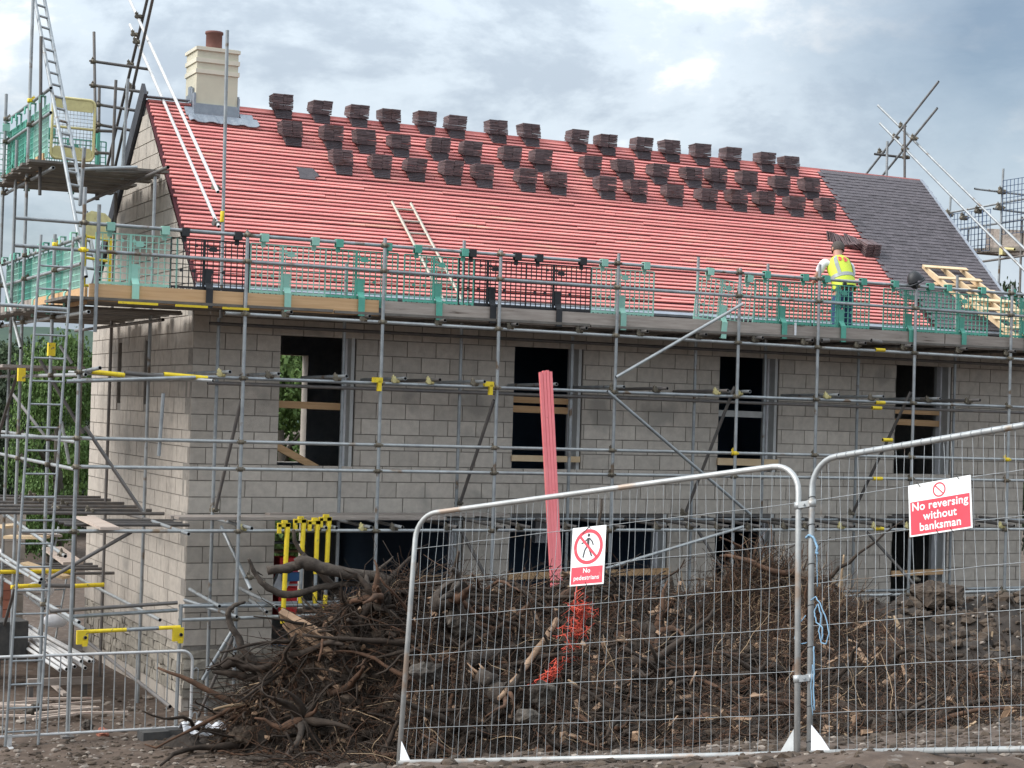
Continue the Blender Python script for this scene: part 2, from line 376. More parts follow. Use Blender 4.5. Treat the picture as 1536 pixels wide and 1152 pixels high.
def other_walls():
    b = MB()
    # back wall with one opening upstairs and one downstairs, right end wall
    op = [(2.85,3.70,3.15,5.02),(2.85,3.74,.6,2.3)]
    xs = sorted({.31, LEN}|{v for o in op for v in o[:2]}); zs = sorted({-.3,5.7}|{v for o in op for v in o[2:]})
    for i in range(len(xs)-1):
        for j in range(len(zs)-1):
            cx, cz = (xs[i]+xs[i+1])/2, (zs[j]+zs[j+1])/2
            if any(o[0] < cx < o[1] and o[2] < cz < o[3] for o in op): continue
            b.box((cx, DEPTH-.15, cz), (xs[i+1]-xs[i], .3, zs[j+1]-zs[j]))
    b.box((LEN-.15, DEPTH/2, 2.7), (.3, DEPTH-.62, 6.0))
    vs = [(x, y, z) for x in (LEN-.3, LEN-.002) for y, z in ((.05,5.7),(DEPTH-.05,5.7),(RIDGE_Y,RIDGE_Z-.06))]
    b.add(vs, [(0,2,1),(3,4,5),(0,1,4,3),(1,2,5,4),(2,0,3,5)])
    b.build('rear_wall', M['block'], house)
    b = MB()
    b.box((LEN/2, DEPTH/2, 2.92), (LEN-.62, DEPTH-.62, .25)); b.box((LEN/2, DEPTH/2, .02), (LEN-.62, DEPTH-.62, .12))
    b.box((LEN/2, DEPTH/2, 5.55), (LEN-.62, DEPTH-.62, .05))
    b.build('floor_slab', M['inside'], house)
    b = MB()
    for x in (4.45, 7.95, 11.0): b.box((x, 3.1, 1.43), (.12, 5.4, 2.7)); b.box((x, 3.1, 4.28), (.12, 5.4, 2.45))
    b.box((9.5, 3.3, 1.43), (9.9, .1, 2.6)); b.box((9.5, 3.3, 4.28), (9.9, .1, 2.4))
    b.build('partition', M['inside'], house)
other_walls()

# concrete blocks: one object each where they show largest, the far ones joined
PENDING = []
def lay_front():
    for k in range(0, 22):
        z0 = .85+.225*k; off = .225 if k % 2 else 0.0
        if k in (9, 10): off += .12
        edges = [0.0]; x = off if off > .06 else .45
        while x < LEN-.06: edges.append(x); x += .45
        edges.append(LEN)
        for i in range(len(edges)-1):
            segs = [(edges[i], edges[i+1])]
            for o in OPEN:
                if not (o[2] < z0+.11 < o[3]): continue
                new = []
                for a, c in segs:
                    if c <= o[0] or a >= o[1]: new.append((a, c))
                    else:
                        if a < o[0]-.02: new.append((a, o[0]))
                        if c > o[1]+.02: new.append((o[1], c))
                segs = new
            for a, c in segs:
                if c-a > .03: PENDING.append(('f', a, c, z0))
def lay_gable():
    for k in range(-4, 36):
        if -4 < k < 0: continue
        z0 = .85+.225*k if k >= 0 else -.05
        off = .215 if k % 2 else .43
        lim = DEPTH
        edges = [.10 if k % 2 else .0]; y = off
        if k % 2: edges = [.10]
        while y < DEPTH-.06: edges.append(y); y += .45
        edges.append(DEPTH)
        for i in range(len(edges)-1):
            a, c = edges[i], edges[i+1]
            top = z0+.215
            if top > 5.72:                                # cut by the roof slope
                ymin = (top-RZ0+.05)/.9657; ymax = DEPTH-ymin
                lo = (z0-RZ0+.05)/.9657
                if c < lo or a > DEPTH-lo: continue
                a2, c2 = max(a, ymin), min(c, ymax)
                if c2-a2 < .05:
                    continue
                a, c = a2, c2
            segs = [(a, c)]
            for o in GOPEN:
                if o[2] < z0+.11 < o[3]:
                    new = []
                    for a, c in segs:
                        if c <= o[0] or a >= o[1]: new.append((a, c))
                        else:
                            if a < o[0]-.02: new.append((a, o[0]))
                            if c > o[1]+.02: new.append((o[1], c))
                    segs = new
            for a, c in segs:
                if c-a > .03: PENDING.append(('g', a, c, z0))
lay_front(); lay_gable()
def lay_blocks():
    def score(p):
        side, a, c, z = p
        if side == 'f':
            if a > 3.2 and z < 1.9: return 0
            return (c-a)*(1-.028*a)
        return (c-a)*.30
    order = sorted(PENDING, key=score, reverse=True)
    rng = random.Random(3); rest = MB()
    for i, (side, a, c, z) in enumerate(order):
        h = .211; w = c-a-.013; pj = rng.uniform(-.002, .003)
        if side == 'f':
            ctr = ((a+c)/2, .05-pj, z+h/2); d = (w, .10, h)
        else:
            ctr = (.05-pj, (a+c)/2, z+h/2); d = (.10, w, h)
        if i < 300:
            boxpart(fw if side == 'f' else gw, 'block', ctr, d, 'block')
        else: rest.box(ctr, d)
    rest.build('block', M['block'], house, kind='stuff')
lay_blocks()
def verge_wedges():
    b = MB()                                              # block ends cut to the slope under the verge
    n = 14
    for s in (0, 1):
        for i in range(n):
            z0 = 5.575+.225*i; 
            y0 = (z0-RZ0+.05)/.9657; y1 = (z0+.215-RZ0+.05)/.9657
            y0 = max(y0, 0)
            if y1 > RIDGE_Y: break
            f = (lambda y: y) if s == 0 else (lambda y: DEPTH-y)
            vs = [(x, f(y), z) for x in (.0, .1) for y, z in ((y0,z0),(y1,z0),(y1,z0+.215))]
            b.add(vs, [(0,1,2),(3,5,4),(0,3,4,1),(1,4,5,2),(2,5,3,0)])
    b.build('cut_block', M['block'], gw, kind='stuff')
verge_wedges()
def stone_band():
    rng = random.Random(5); n = 0
    for side, L in (('f', 2.6), ('g', 5.9)):
        z = .13 if side == 'f' else .18
        rows = [.13,.12,.14,.15,.12] if side == 'f' else [.14,.13,.16,.13,.10]
        for h in rows:
            x = 0.0
            while x < L:
                w = rng.uniform(.14, .36); w = min(w, L-x+.05)
                b = MB(); b.box((0,0,0), (w-.02, .12, h-.015), jit=.012)
                c = (x+w/2, .045, z+h/2) if side == 'f' else (.045, x+w/2, z+h/2)
                b.build('stone', M['stone'], fw if side == 'f' else gw, world=Matrix.Translation(c) @ Matrix.Rotation(0 if side == 'f' else pi/2, 4, 'Z'))
                x += w
            z += h
stone_band()
def opening_parts():
    for i, o in enumerate(OPEN):
        x0, x1, z0, z1 = o
        fr = boxpart(house, 'window_reveal', (x1-.045, .19, (z0+z1)/2), (.05, .36, z1-z0-.01), 'reveal')
        boxpart(fr, 'cavity_closer', (x1-.085, .22, (z0+z1)/2), (.03, .10, z1-z0-.012), 'plastic_white')
        boxpart(house, 'lintel', ((x0+x1)/2, .17, z1-.02), (x1-x0-.01, .30, .06), 'galv_dark')
    # timber guard bars across the openings
    for px in (('pine',(1.2,.30,4.165),(2.42,.30,4.15),.10),('pine',(1.2,.2,3.62),(1.95,.34,3.27),.10),
               ('pine',(4.86,.28,4.34),(6.05,.28,4.33),.09),('pine',(4.86,.28,4.20),(6.05,.28,4.19),.10),('pale_pine',(4.86,-.03,3.47),(6.0,-.03,3.465),.09),
               ('reveal',(8.46,.22,4.23),(9.6,.22,4.22),.10),('pale_pine',(8.46,-.03,3.47),(9.6,-.03,3.46),.11),
               ('pine',(11.93,.2,4.36),(13.1,.2,4.35),.09),('pine',(11.93,.2,4.18),(13.1,.2,4.16),.10),
               ('pine',(4.86,-.03,1.72),(7.62,-.03,1.76),.10),('pine',(11.93,-.03,1.66),(13.0,-.03,1.68),.09)):
        mt, p, q, w = px
        plank(house, 'guard_bar', p, q, .04, w, mt)
opening_parts()

# ---------------------------------------------------------------- roof
def roof():
    b = MB()
    for s in (1, -1):                                     # underlay on both slopes
        P = [roofp(x, t) for x in (.0, LEN+.06) for t in (-.03, SL)]
        if s < 0: P = [Vector((p.x, DEPTH-p.y, p.z)) for p in P]
        Q = [p-Vector((0,0,.09)) for p in P]
        b.add(P+Q, [(0,2,3,1),(4,5,7,6),(0,1,5,4),(2,6,7,3),(0,4,6,2),(1,3,7,5)], 0 if s > 0 else 1)
    r = b.build('roof', [M['underlay'], M['felt']], house)
    rng = random.Random(11)
    pitch = .0885; rows = int(SL/pitch)
    for i in range(rows+1):
        s = .04+i*pitch
        if s > SL-.01: break
        x = .03+rng.uniform(-.015, .03); cuts = sorted(rng.uniform(2.2, 5.0)+4.2*j for j in range(3))
        pts = [x]+[c for c in cuts if c < 12.2]+[12.62]
        for a, c in zip(pts[:-1], pts[1:]):
            if c-a < .2: continue
            w = .041; L = c-a-.006; h = .013+rng.uniform(0, .005)
            q = Matrix.Translation(roofp((a+c)/2, s+rng.uniform(-.007, .007), h)) @ ROT.to_4x4() @ Matrix.Rotation(rng.uniform(-.0015, .0015), 4, 'Z')
            link('batten', boxmesh(round(L, 2), w, .022, 'batten', 'batten'), r, q)
    # tiled strip at the right end: courses of plain tiles
    tb = MB(); tb.box((0,0,0), (.160, .15, .013), rot=Matrix.Rotation(radians(-5.5), 3, 'X')); tm = tb.mesh('tile', M['tile'])
    cand = []
    for i in range(rows+2):
        s = .03+i*pitch
        if s > SL-.02: continue
        off = 0 if i % 2 else -.0825
        x = 12.47+off; left = 12.40+(.30 if i < 8 else 0)
        while x < LEN+.02:
            if x > left-.05: cand.append((x+.08, s))
            x += .165
    cand.sort(key=lambda p: abs(p[1]-2.6)+.25*abs(p[0]-13.4))
    rest = MB()
    for j, (x, s) in enumerate(cand):
        h = .038+rng.uniform(-.002, .003)
        w = Matrix.Translation(roofp(x, s, h)) @ ROT.to_4x4() @ Matrix.Rotation(rng.uniform(-.006, .006), 4, 'Z')
        if j < 300: link('tile', tm, r, w)
        else: rest.add([w @ Vector(v) for v in tb.v], tb.f)
    rest.build('tile', M['tile'], r, kind='stuff')
    # eaves: pale tray above a dark fascia
    boxpart(r, 'eaves_tray', (LEN/2, -.055, 5.735), (LEN, .06, .045), 'tray', ROT)
    boxpart(r, 'fascia', (LEN/2, -.035, 5.59), (LEN, .025, .20), 'felt')
    # ridge: grey strip at the left end, red batten further on
    plank(r, 'ridge_flashing', (.0, RIDGE_Y, RIDGE_Z+.045), (.66, RIDGE_Y, RIDGE_Z+.045), .20, .012, 'lead')
    plank(r, 'ridge_batten', (1.3, RIDGE_Y, RIDGE_Z+.02), (LEN+.03, RIDGE_Y, RIDGE_Z+.02), .06, .05, 'batten')
    # dark board up the far verge and edge strips of the near one
    up = Vector((0, sin(TH), cos(TH)))
    plank(r, 'barge_board', (-.03, RIDGE_Y-.02, RIDGE_Z+.16), (-.03, DEPTH+.1, RZ0+.05), .05, .26, 'felt', up=up)
    for X in (LEN+.055,):
        a, c = roofp(X, -.02, .03), roofp(X, SL, .03)
        plank(r, 'verge_strip', a, c, .05, .07, 'tray', up=(0, -sin(TH), cos(TH)))
    return r
ROOF = roof()

# ---------------------------------------------------------------- chimney
def chimney():
    c = boxpart(house, 'chimney', (1.045, 3.15, 8.95), (.65, .60, 1.30), 'render_cream')
    for z, h in ((9.22, .065), (9.39, .065)):
        boxpart(c, 'string_course', (1.045, 3.15, z), (.69, .64, h), 'render_pale')
    boxpart(c, 'coping', (1.045, 3.15, 9.565), (.70, .65, .05), 'render_pale')
    b = MB(); z = 9.59
    prof = [(.125,z),(.125,z+.27),(.14,z+.275),(.14,z+.31),(.105,z+.31),(.105,z+.1)]
    n = 20; b.v = [(1.06+r*cos(2*pi*k/n), 3.15+r*sin(2*pi*k/n), zz) for r, zz in prof for k in range(n)]
    for i in range(len(prof)-1):
        for k in range(n): b.f.append((i*n+k, i*n+(k+1) % n, (i+1)*n+(k+1) % n, (i+1)*n+k)); b.m.append(0); b.sm.append(True)
    b.build('chimney_pot', M['pot'], c)
    # lead: upstand, side steps and a wavy apron lying on the battens
    b = MB()
    b.box((1.045, 2.838, 8.60), (.69, .02, .24))
    for x in (.70, 1.39):
        for i in range(4):
            y = 2.86+i*.11; z = RZ0+.9657*min(y, 6.1-y)
            b.box((x, y+.05, z+.17), (.025, .13, .34-.03*i))
        b.box((x, 2.85, 8.64), (.03, .05, .42))
    nx = 18
    for i in range(nx):
        a = .58+i*(1.10/nx); c2 = .58+(i+1)*(1.10/nx)
        wv = lambda t: .018*sin(t*23)+.014*sin(t*41+1)
        s0, s1 = 2.83/cos(TH), 2.68/cos(TH)
        vs = [roofp(a, s0, .05), roofp(c2, s0, .05), roofp(c2, s1+wv(c2), .055+abs(wv(c2))), roofp(a, s1+wv(a), .055+abs(wv(a)))]
        vs += [v-Vector((0,-.006,.010)) for v in vs]
        b.add(vs, [(0,3,2,1),(4,5,6,7),(3,7,6,2),(0,1,5,4),(1,2,6,5),(0,4,7,3)])
    b.box((.62, 2.83, 8.58), (.13, .22, .02), rot=ROT); b.box((1.52, 2.80, 8.545), (.20, .20, .02), rot=ROT)
    b.build('lead_flashing', M['lead'], c)
chimney()
# ================================================================ scaffold along the front
YO, YI = -1.30, -.35
front = thing('scaffold', 'long grey tube scaffold across the front of the block house', 'scaffold', (0, YO, -.05))
STD = [(-1.80,6.80),(.32,6.40),(2.237,6.45),(3.975,6.40),(5.85,6.48),(7.945,6.40),(9.40,6.55),(11.26,6.40),(13.21,6.45),(15.0,6.5)]
for x, zt in STD:
    tube(front, 'standard', (x, YO, -.05), (x+random.uniform(-.01,.01), YO, zt))
    if x < 1 or x > 12.5: boxpart(front, 'base_plate', (x, YO, -.045), (.15,.15,.03), 'galv_dark')
tube(front, 'standard', (-.42, -1.26, -.05), (-.40, -1.26, 1.56))
for x, zt in ((.244,5.3),(2.047,6.15),(3.838,6.60),(5.65,5.3),(7.80,6.62),(9.09,6.6),(10.893,5.3),(12.88,6.65),(14.6,6.5)):
    tube(front, 'standard', (x, YI, -.05), (x, YI, zt), 'galv')
tube(front, 'standard', (.27, YI, 5.3), (.231, YI, 9.19))                       # tall one in front of the chimney
tube(front, 'standard', (-0.739, -1.200, 3.457), (-0.706, -1.200, 4.259))
tube(front, 'standard', (-1.62, -1.28, 5.0), (-1.62, -1.28, 6.6))
# level tubes on the outer face: (z at left, z at right, x from, x to)
LED = [(2.505,2.475,-2.45,15.2,'galv_bright'),(3.31,3.272,-1.80,15.2,'galv_bright'),(3.67,3.612,-2.72,15.2,'galv_bright'),(4.49,4.474,-1.72,15.2,'galv'),
       (5.325,5.25,.06,15.2,'galv_bright'),(6.02,5.96,-2.63,15.2,'galv'),(6.36,6.315,-2.63,15.2,'galv'),(1.36,1.50,-.42,15.2,'galv_bright')]
for za, zb, xa, xb, mt in LED:
    zf = lambda x: za+(zb-za)*(x-xa)/(xb-xa)
    cuts = [xa, xa+(xb-xa)*.36, xa+(xb-xa)*.72, xb]
    nm = 'guard_rail' if za > 5.9 or 3 < za < 3.8 else 'ledger'
    for a, c in zip(cuts[:-1], cuts[1:]): tube(front, nm, (a, YO+.055, zf(a)), (c, YO+.055, zf(c)), mt)
    for x, zt in STD:
        if xa-.1 <= x <= xb and zf(x) < zt:
            coupler(front, (x, YO, zf(x)), mt='yellow' if random.random() < .06 else None)
tube(front, 'ledger', (-.42, YO+.055, 1.54), (2.0, YO+.055, 1.50))
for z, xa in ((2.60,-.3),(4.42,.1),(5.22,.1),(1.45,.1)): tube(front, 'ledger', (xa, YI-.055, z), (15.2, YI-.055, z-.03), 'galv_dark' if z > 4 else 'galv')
# transoms: their open ends point at the camera
for p0, in (((0.079, -1.480, 4.568),),
    ((0.733, -1.480, 4.557),),
    ((1.675, -1.480, 4.573),),
    ((2.516, -1.480, 4.567),),
    ((3.026, -1.480, 4.558),),
    ((3.698, -1.480, 4.554),),
    ((4.816, -1.480, 4.535),),
    ((5.904, -1.480, 4.552),),
    ((6.627, -1.480, 4.557),),
    ((7.670, -1.480, 4.561),),
    ((8.058, -1.480, 4.563),),
    ((9.676, -1.480, 4.553),),
    ((10.525, -1.480, 4.538),),
    ((11.637, -1.480, 4.540),),
    ((12.446, -1.480, 4.532),),):
    e = Vector(p0); e.z = 4.56
    tube(front, 'transom', e, (e.x-.10+random.uniform(-.05,.05), -.06, 4.54), 'galv' if random.random() < .6 else 'galv_dark')
    coupler(front, (e.x-.02, YO+.05, 4.53), mt='pale_yellow' if random.random() < .45 else None, rot=pi/2)
for x in (.42,1.45,2.10,2.55,3.35,4.05,4.45,5.2,5.95,6.7,7.25,7.75,8.3,8.95,9.35,10.0,10.65,11.3,11.95,12.5,13.2,13.9):
    L = random.uniform(-.12,.0)
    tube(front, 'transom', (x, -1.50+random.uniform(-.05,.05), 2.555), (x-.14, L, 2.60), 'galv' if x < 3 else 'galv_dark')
    coupler(front, (x-.01, YO+.05, 2.53), rot=pi/2, mt='pale_yellow' if random.random() < .25 else None)
for x in (.9,2.0,3.1,4.2,5.3,6.3,7.3,8.3,9.2,10.2,11.1,12.2,13.2,14.2):
    tube(front, 'transom', (x, -1.42, 5.375), (x, -.05, 5.375), 'galv_dark')
    coupler(front, (x, YO+.055, 5.34), rot=pi/2)
for x, y0 in ((.05,-1.1),(.75,-1.3)): tube(front, 'transom', (x, y0-.35, 1.55), (x, -.05, 1.62), 'galv')
tube(front, 'transom', (0.283, -1.450, 1.411), (-0.085, -0.300, 1.506))
tube(front, 'transom', (0.668, -1.500, 1.468), (0.823, -0.300, 1.486))
for p0, in (((-0.399, -1.500, 2.483),),
    ((1.594, -1.500, 2.553),),):
    tube(front, 'transom', p0, (Vector(p0)+Vector((-.1,1.4,.06))), 'galv')
# braces
for p, q, mt in (((5.836, -1.360, 4.694), (7.965, -1.360, 5.863), 'galv_bright'), ((5.689, -1.380, 4.488), (8.199, -1.380, 2.725), 'galv'),
                 ((5.307, -1.330, 1.829), (8.108, -1.330, 2.542), 'galv_bright'), ((-1.695, -1.250, 3.811), (-0.943, -1.250, 2.753), 'galv_dark'),
                 ((-2.097, -1.200, 1.896), (-1.058, -1.200, 2.488), 'galv_dark')):
    tube(front, 'brace', p, q, mt)
for p0, p1, in (((0.307, -1.270, 4.204), (0.273, -0.380, 2.716),),
    ((3.949, -1.270, 4.311), (3.883, -0.380, 2.818),),
    ((7.924, -1.270, 4.628), (7.678, -0.380, 2.677),),
    ((11.223, -1.270, 4.652), (10.837, -0.380, 2.680),),):
    tube(front, 'brace', p0, p1, 'galv_dark')
    coupler(front, p1, rot=.6)
for p0, p1, p2, in (((0.363, -0.380, 2.491), (0.442, -1.500, 1.766), (0.474, -1.400, 1.754),),
    ((3.895, -0.380, 2.454), (4.003, -1.500, 1.553), (4.051, -1.400, 1.541),),
    ((7.928, -0.380, 2.391), (7.787, -1.500, 1.749), (7.853, -1.400, 1.738),),
    ((11.127, -0.380, 2.378), (11.297, -1.500, 1.567), (11.379, -1.400, 1.555),),):
    tube(front, 'brace', p0, p1, 'galv' if p0[0] < 1 else 'galv_dark')
    coupler(front, Vector(p2)+Vector((0,.05,.15)))
tube(front, 'brace', (-0.110, -1.350, 0.598), (0.260, -1.450, 1.283), 'galv'); tube(front, 'brace', (0.063, -0.600, -0.009), (0.294, -1.300, 1.134), 'galv_dark')
# scaffold boards: main lift and the one seen edge-on lower down
for k in range(6):
    y = -1.16+k*.228; x = -2.0
    while x < 15:
        L = 3.9 if x > -1.9 else random.uniform(2.2, 3.6); e = min(x+L, 15.3)
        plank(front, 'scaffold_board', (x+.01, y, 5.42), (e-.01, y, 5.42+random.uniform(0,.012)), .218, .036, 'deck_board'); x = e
for y in (-1.12, -.88):
    plank(front, 'scaffold_board', (-.5 if y > -1 else -.46, y, 2.66), (3.3, y, 2.66), .22, .036, 'old_board')
plank(front, 'scaffold_board', (1.0,-.4,2.66),(4.6,-.4,2.66), .22,.036,'old_board')
for a, c in ((-1.35,-.85),(-.62,-.2),(.0,.35)):
    plank(front, 'board_band', (a, -1.33, 5.385), (c, -1.33, 5.385), .03, .03, 'yellow')
# toe boards standing on edge
for a, c, mt, lab in ((-1.70,.30,'pine','new orange pine toe board'),(.34,2.20,'pine','new orange pine toe board'),(2.27,3.9,'old_board',None),(3.95,4.95,'pale_pine',None),(4.97,8.75,'old_board',None),(8.77,11.9,'old_board',None),(11.92,15.2,'old_board',None)):
    mt = 'old_board' if mt == 'pale_pine' else mt
    plank(front, 'toe_board', (a, YO+.085, 5.50+random.uniform(-.006,.006)), (c, YO+.085, 5.50), .036, .215, mt, label=lab)
boxpart(front, 'tie_strap', (9.005, -1.250, 5.527), (.03,.02,.22), 'plastic_white')
tube(front, 'board_bracket', (9.425, -1.360, 5.380), (9.549, -1.360, 5.386), 'galv_dark', .035)
tube(front, 'board_bracket', (10.358, -1.360, 5.422), (10.552, -1.360, 5.399), 'galv_dark', .035)
# yellow sleeves and clamps
for p0, in (((2.168, -1.340, 4.529),),
    ((3.826, -1.340, 4.530),),):
    c = Vector(p0); boxpart(front, 'board_clamp', c, (.14,.06,.07), 'yellow'); boxpart(front, 'board_clamp', c+Vector((.03,0,-.08)), (.05,.06,.14), 'yellow')
for p0, in (((10.798, -1.260, 3.887),),
    ((10.624, -1.260, 3.280),),
    ((10.676, -1.260, 2.499),),
    ((10.574, -1.260, 4.382),),
    ((10.608, -1.260, 5.289),),
    ((10.636, -1.260, 4.467),),):
    c = Vector(p0); tube(front, 'marker_sleeve', c-Vector((.09,0,0)), c+Vector((.09,0,0)), 'yellow', .029)
tube(front, 'marker_sleeve', (0.248, -0.350, 6.741), (0.244, -0.350, 6.596), 'yellow', .03)

# ================================================================ scaffold round the gable
XO = -1.80
side = thing('scaffold', 'tube scaffold round the pale gable end with high loading platform', 'scaffold', (XO, .5, -.05))
for y, zt, zb in ((.5,6.35,-.05),(2.65,10.6,-.05),(3.55,8.0,-.05),(4.6,8.85,-.05)): tube(side, 'standard', (XO, y, zb), (XO, y, zt))
for y, zt in ((.97,7.3),(3.29,7.3),(5.3,7.2)): tube(side, 'standard', (-.35, y, -.1), (-.35, y, zt), 'galv_dark' if y > 3 else 'galv')
tube(side, 'standard', (-1.78, 1.75, 7.0), (-1.80, 1.95, 9.27), 'galv_dark')
tube(side, 'standard', (-0.350, 4.596, 7.315), (-0.350, 5.201, 10.104), 'galv_dark'); tube(side, 'standard', (-0.350, 4.501, 7.306), (-0.350, 4.681, 9.156), 'galv_dark')
tube(side, 'standard', (-0.350, 3.601, 7.632), (-0.350, 3.544, 9.063), 'galv_dark'); tube(side, 'standard', (-0.500, 2.300, 7.379), (-0.500, 2.139, 8.845), 'galv')
tube(side, 'standard', (XO, -1.0, 6.6), (XO+.02, -1.05, 7.33), 'galv')
for z, y0, y1, mt in ((1.40,-1.5,5.2,'galv_bright'),(1.67,.7,5.2,'galv_bright'),(3.265,-.95,5.2,'galv_bright'),(3.61,-.98,5.2,'galv_bright'),(4.46,-1.4,5.2,'galv_bright'),(5.24,-1.45,5.2,'galv_bright'),
                  (5.87,-.92,5.0,'galv'),(6.21,-1.06,5.0,'galv'),(7.31,1.05,5.0,'galv'),(8.11,1.35,5.0,'galv'),(8.46,1.40,5.0,'galv')):
    tube(side, 'guard_rail' if z in (3.265,3.61,5.87,6.21,8.11,8.46) else 'ledger', (XO+.055, y0, z), (XO+.055, y1, z), mt)
    for y in (.5, 2.65, 4.6):
        if y0 < y < y1: coupler(side, (XO, y, z), rot=-pi/2, mt='yellow' if random.random() < .15 else None)
tube(side, 'ledger', (XO+.06, -.55, 2.13), (XO+.06, 5.2, 2.45), 'galv_bright'); coupler(side, (XO+.05,-.4,2.14))
for z in (2.52, 4.46, 5.26, 7.33): tube(side, 'ledger', (-.40, .1, z), (-.40, 5.6, z), 'galv_dark')
tube(side, 'ledger', (-0.400, 4.793, 1.295), (-0.400, -0.257, 1.241), 'galv_bright')
# transoms of the lower lifts reach the gable wall
for y in (4.68,3.99,3.13,2.31,1.5,.8): 
    tube(side, 'transom', (-2.35, y, 2.60), (-.12, y-.05, 2.59), 'galv_dark'); coupler(side, (-1.2+random.uniform(-.3,.3), y, 2.62), rot=pi/2)
for y in (.35,-.1,-.45): tube(side, 'transom', (-1.75, y, 2.53), (-.10, y, 2.52), 'galv_dark')
for y in (5.08,4.7,4.3,3.6): tube(side, 'transom', (-2.4, y, 1.50), (-.12, y-.04, 1.49), 'galv_dark')
for p, q, mt in (((-1.750, 4.083, 1.813), (-1.750, 3.273, 1.675), 'white_tube'), ((-1.900, 3.201, 1.762), (-1.900, 0.204, 1.716), 'galv_bright'), ((-1.900, 3.049, 1.835), (-1.900, 0.124, 1.768), 'galv_bright'),
             ((-1.600, 4.860, 1.328), (-1.600, -1.209, 1.263), 'galv_bright'), ((-1.500, 3.714, 1.239), (-1.500, 1.884, 1.170), 'galv_bright')):
    tube(side, 'ledger', p, q, mt)
for p, q, mt in (((-2.053, -1.250, 1.512), (-0.447, -1.250, 1.585), 'galv_dark'), ((-1.799, -1.220, 1.436), (-0.436, -1.220, 1.487), 'galv')): tube(side, 'ledger', p, q, mt)
yt = [(-1.72,-1.36,.56),(-1.36,-.85,.44)]
for a, c, mt in ((-1.66,-1.13,'yellow'),(-1.13,-.72,'galv'),(-.72,-.44,'yellow')): tube(side, 'transom', (a, -1.40, 1.30+.02*a), (c, -1.40, 1.30+.02*c), mt, .025)
for x in (-1.68,-.47):
    boxpart(side, 'board_clamp', (x, -1.41, 1.20), (.14,.05,.17), 'yellow'); boxpart(side, 'board_clamp', (x+.03, -1.42, 1.12), (.06,.05,.06), 'yellow')
    tube(side, 'stub', (x+.03, -1.46, 1.20), (x+.03, -1.30, 1.20), 'galv_dark', .022)
# upper pair: part yellow transoms at the mid lift
for a, c, mt in ((-1.66,-1.25,'yellow'),(-1.25,-.75,'galv_dark'),(-.75,-.18,'yellow')): tube(side, 'transom', (a, -1.36, 4.50), (c, -1.36, 4.50-.03), mt, .03)
tube(side, 'transom', (-1.7,-.2,4.50),(-.15,-1.5,4.44),'galv_bright'); tube(side, 'ledger', (-1.986, -1.450, 4.368), (-0.365, -1.450, 4.475), 'galv')
tube(side, 'ledger', (-1.700, -1.971, 4.540), (-1.700, -1.054, 4.505), 'galv')
tube(side, 'transom', (-2.792, -1.300, 5.279), (-1.985, -1.300, 5.264), 'galv')
for p0, in (((-2.307, -0.200, 4.445),),
    ((-1.937, -0.200, 4.788),),):
    boxpart(side, 'board_clamp', p0, (.09,.09,.17), 'yellow')
for a, c, mt in (((30,880),(44,866),'yellow'),): pass
tube(side, 'transom', (-1.000, 8.290, 1.037), (-1.000, 7.038, 1.170), 'yellow', .03)
for p, q, mt in (((-2.016, 2.500, 1.636), (-0.973, 2.500, 1.631), 'yellow'), ((-1.987, 1.500, 1.529), (-1.624, 1.500, 1.542), 'yellow'), ((-1.624, 1.500, 1.542), (-1.163, 1.500, 1.524), 'galv_dark'), ((-1.163, 1.500, 1.524), (-0.752, 1.500, 1.536), 'yellow')): tube(side, 'transom', p, q, mt, .03)
# bracing
tube(side, 'brace', (-1.850, 4.269, 3.379), (-1.850, 2.464, 4.570), 'galv_dark'); tube(side, 'brace', (-1.200, 6.612, 4.204), (-1.200, 3.720, 3.560), 'galv_dark'); tube(side, 'brace', (-1.845, 1.000, 4.667), (-1.224, 1.000, 3.680), 'galv_dark')
tube(side, 'brace', (-0.900, 2.472, 0.728), (-0.900, -2.713, 0.520), 'galv_dark'); tube(side, 'brace', (-1.850, 4.350, 6.165), (-1.850, 2.414, 4.857), 'galv_bright'); tube(side, 'brace', (-1.378, 2.000, 4.907), (-1.200, 2.000, 4.657), 'galv_bright')
tube(side, 'brace', (-1.426, 1.500, 3.831), (-1.295, 1.500, 3.236), 'galv_bright')
tube(side, 'brace', (-1.900, 2.973, 0.596), (-1.900, 1.793, 1.591), 'galv_dark')
# decks: boards lie across the gable platforms
def deck(y0, y1, z, x0, x1, mt='deck_board'):
    y = y0
    while y < y1:
        plank(side, 'scaffold_board', (x0+random.uniform(-.12,.1), y, z+random.uniform(-.01,.01)), (x1+random.uniform(-.16,.10), y, z+random.uniform(-.01,.015)), .200, .036, mt); y += .228
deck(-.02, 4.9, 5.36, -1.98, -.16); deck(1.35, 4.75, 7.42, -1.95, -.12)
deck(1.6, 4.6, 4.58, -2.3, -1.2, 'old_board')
for y0, y1 in ((-1.1,.4),(.42,2.4),(2.42,4.9)): plank(side, 'toe_board', (XO+.09, y0, 5.46), (XO+.09, y1, 5.46), .036, .215, 'old_board' if y0 > 2 else 'pine')
plank(side, 'toe_board', (XO+.09, 1.9, 7.51), (XO+.09, 4.7, 7.51), .036, .215, 'pine')
for px, py in ((203,258),): tube(side, 'transom', (-1.1, 1.35, 7.37), (-.22, 1.30, 7.42), 'galv'); 
tube(side, 'transom', (-1.5, 1.25, 7.33), (-.55, 1.2, 7.44), 'galv')
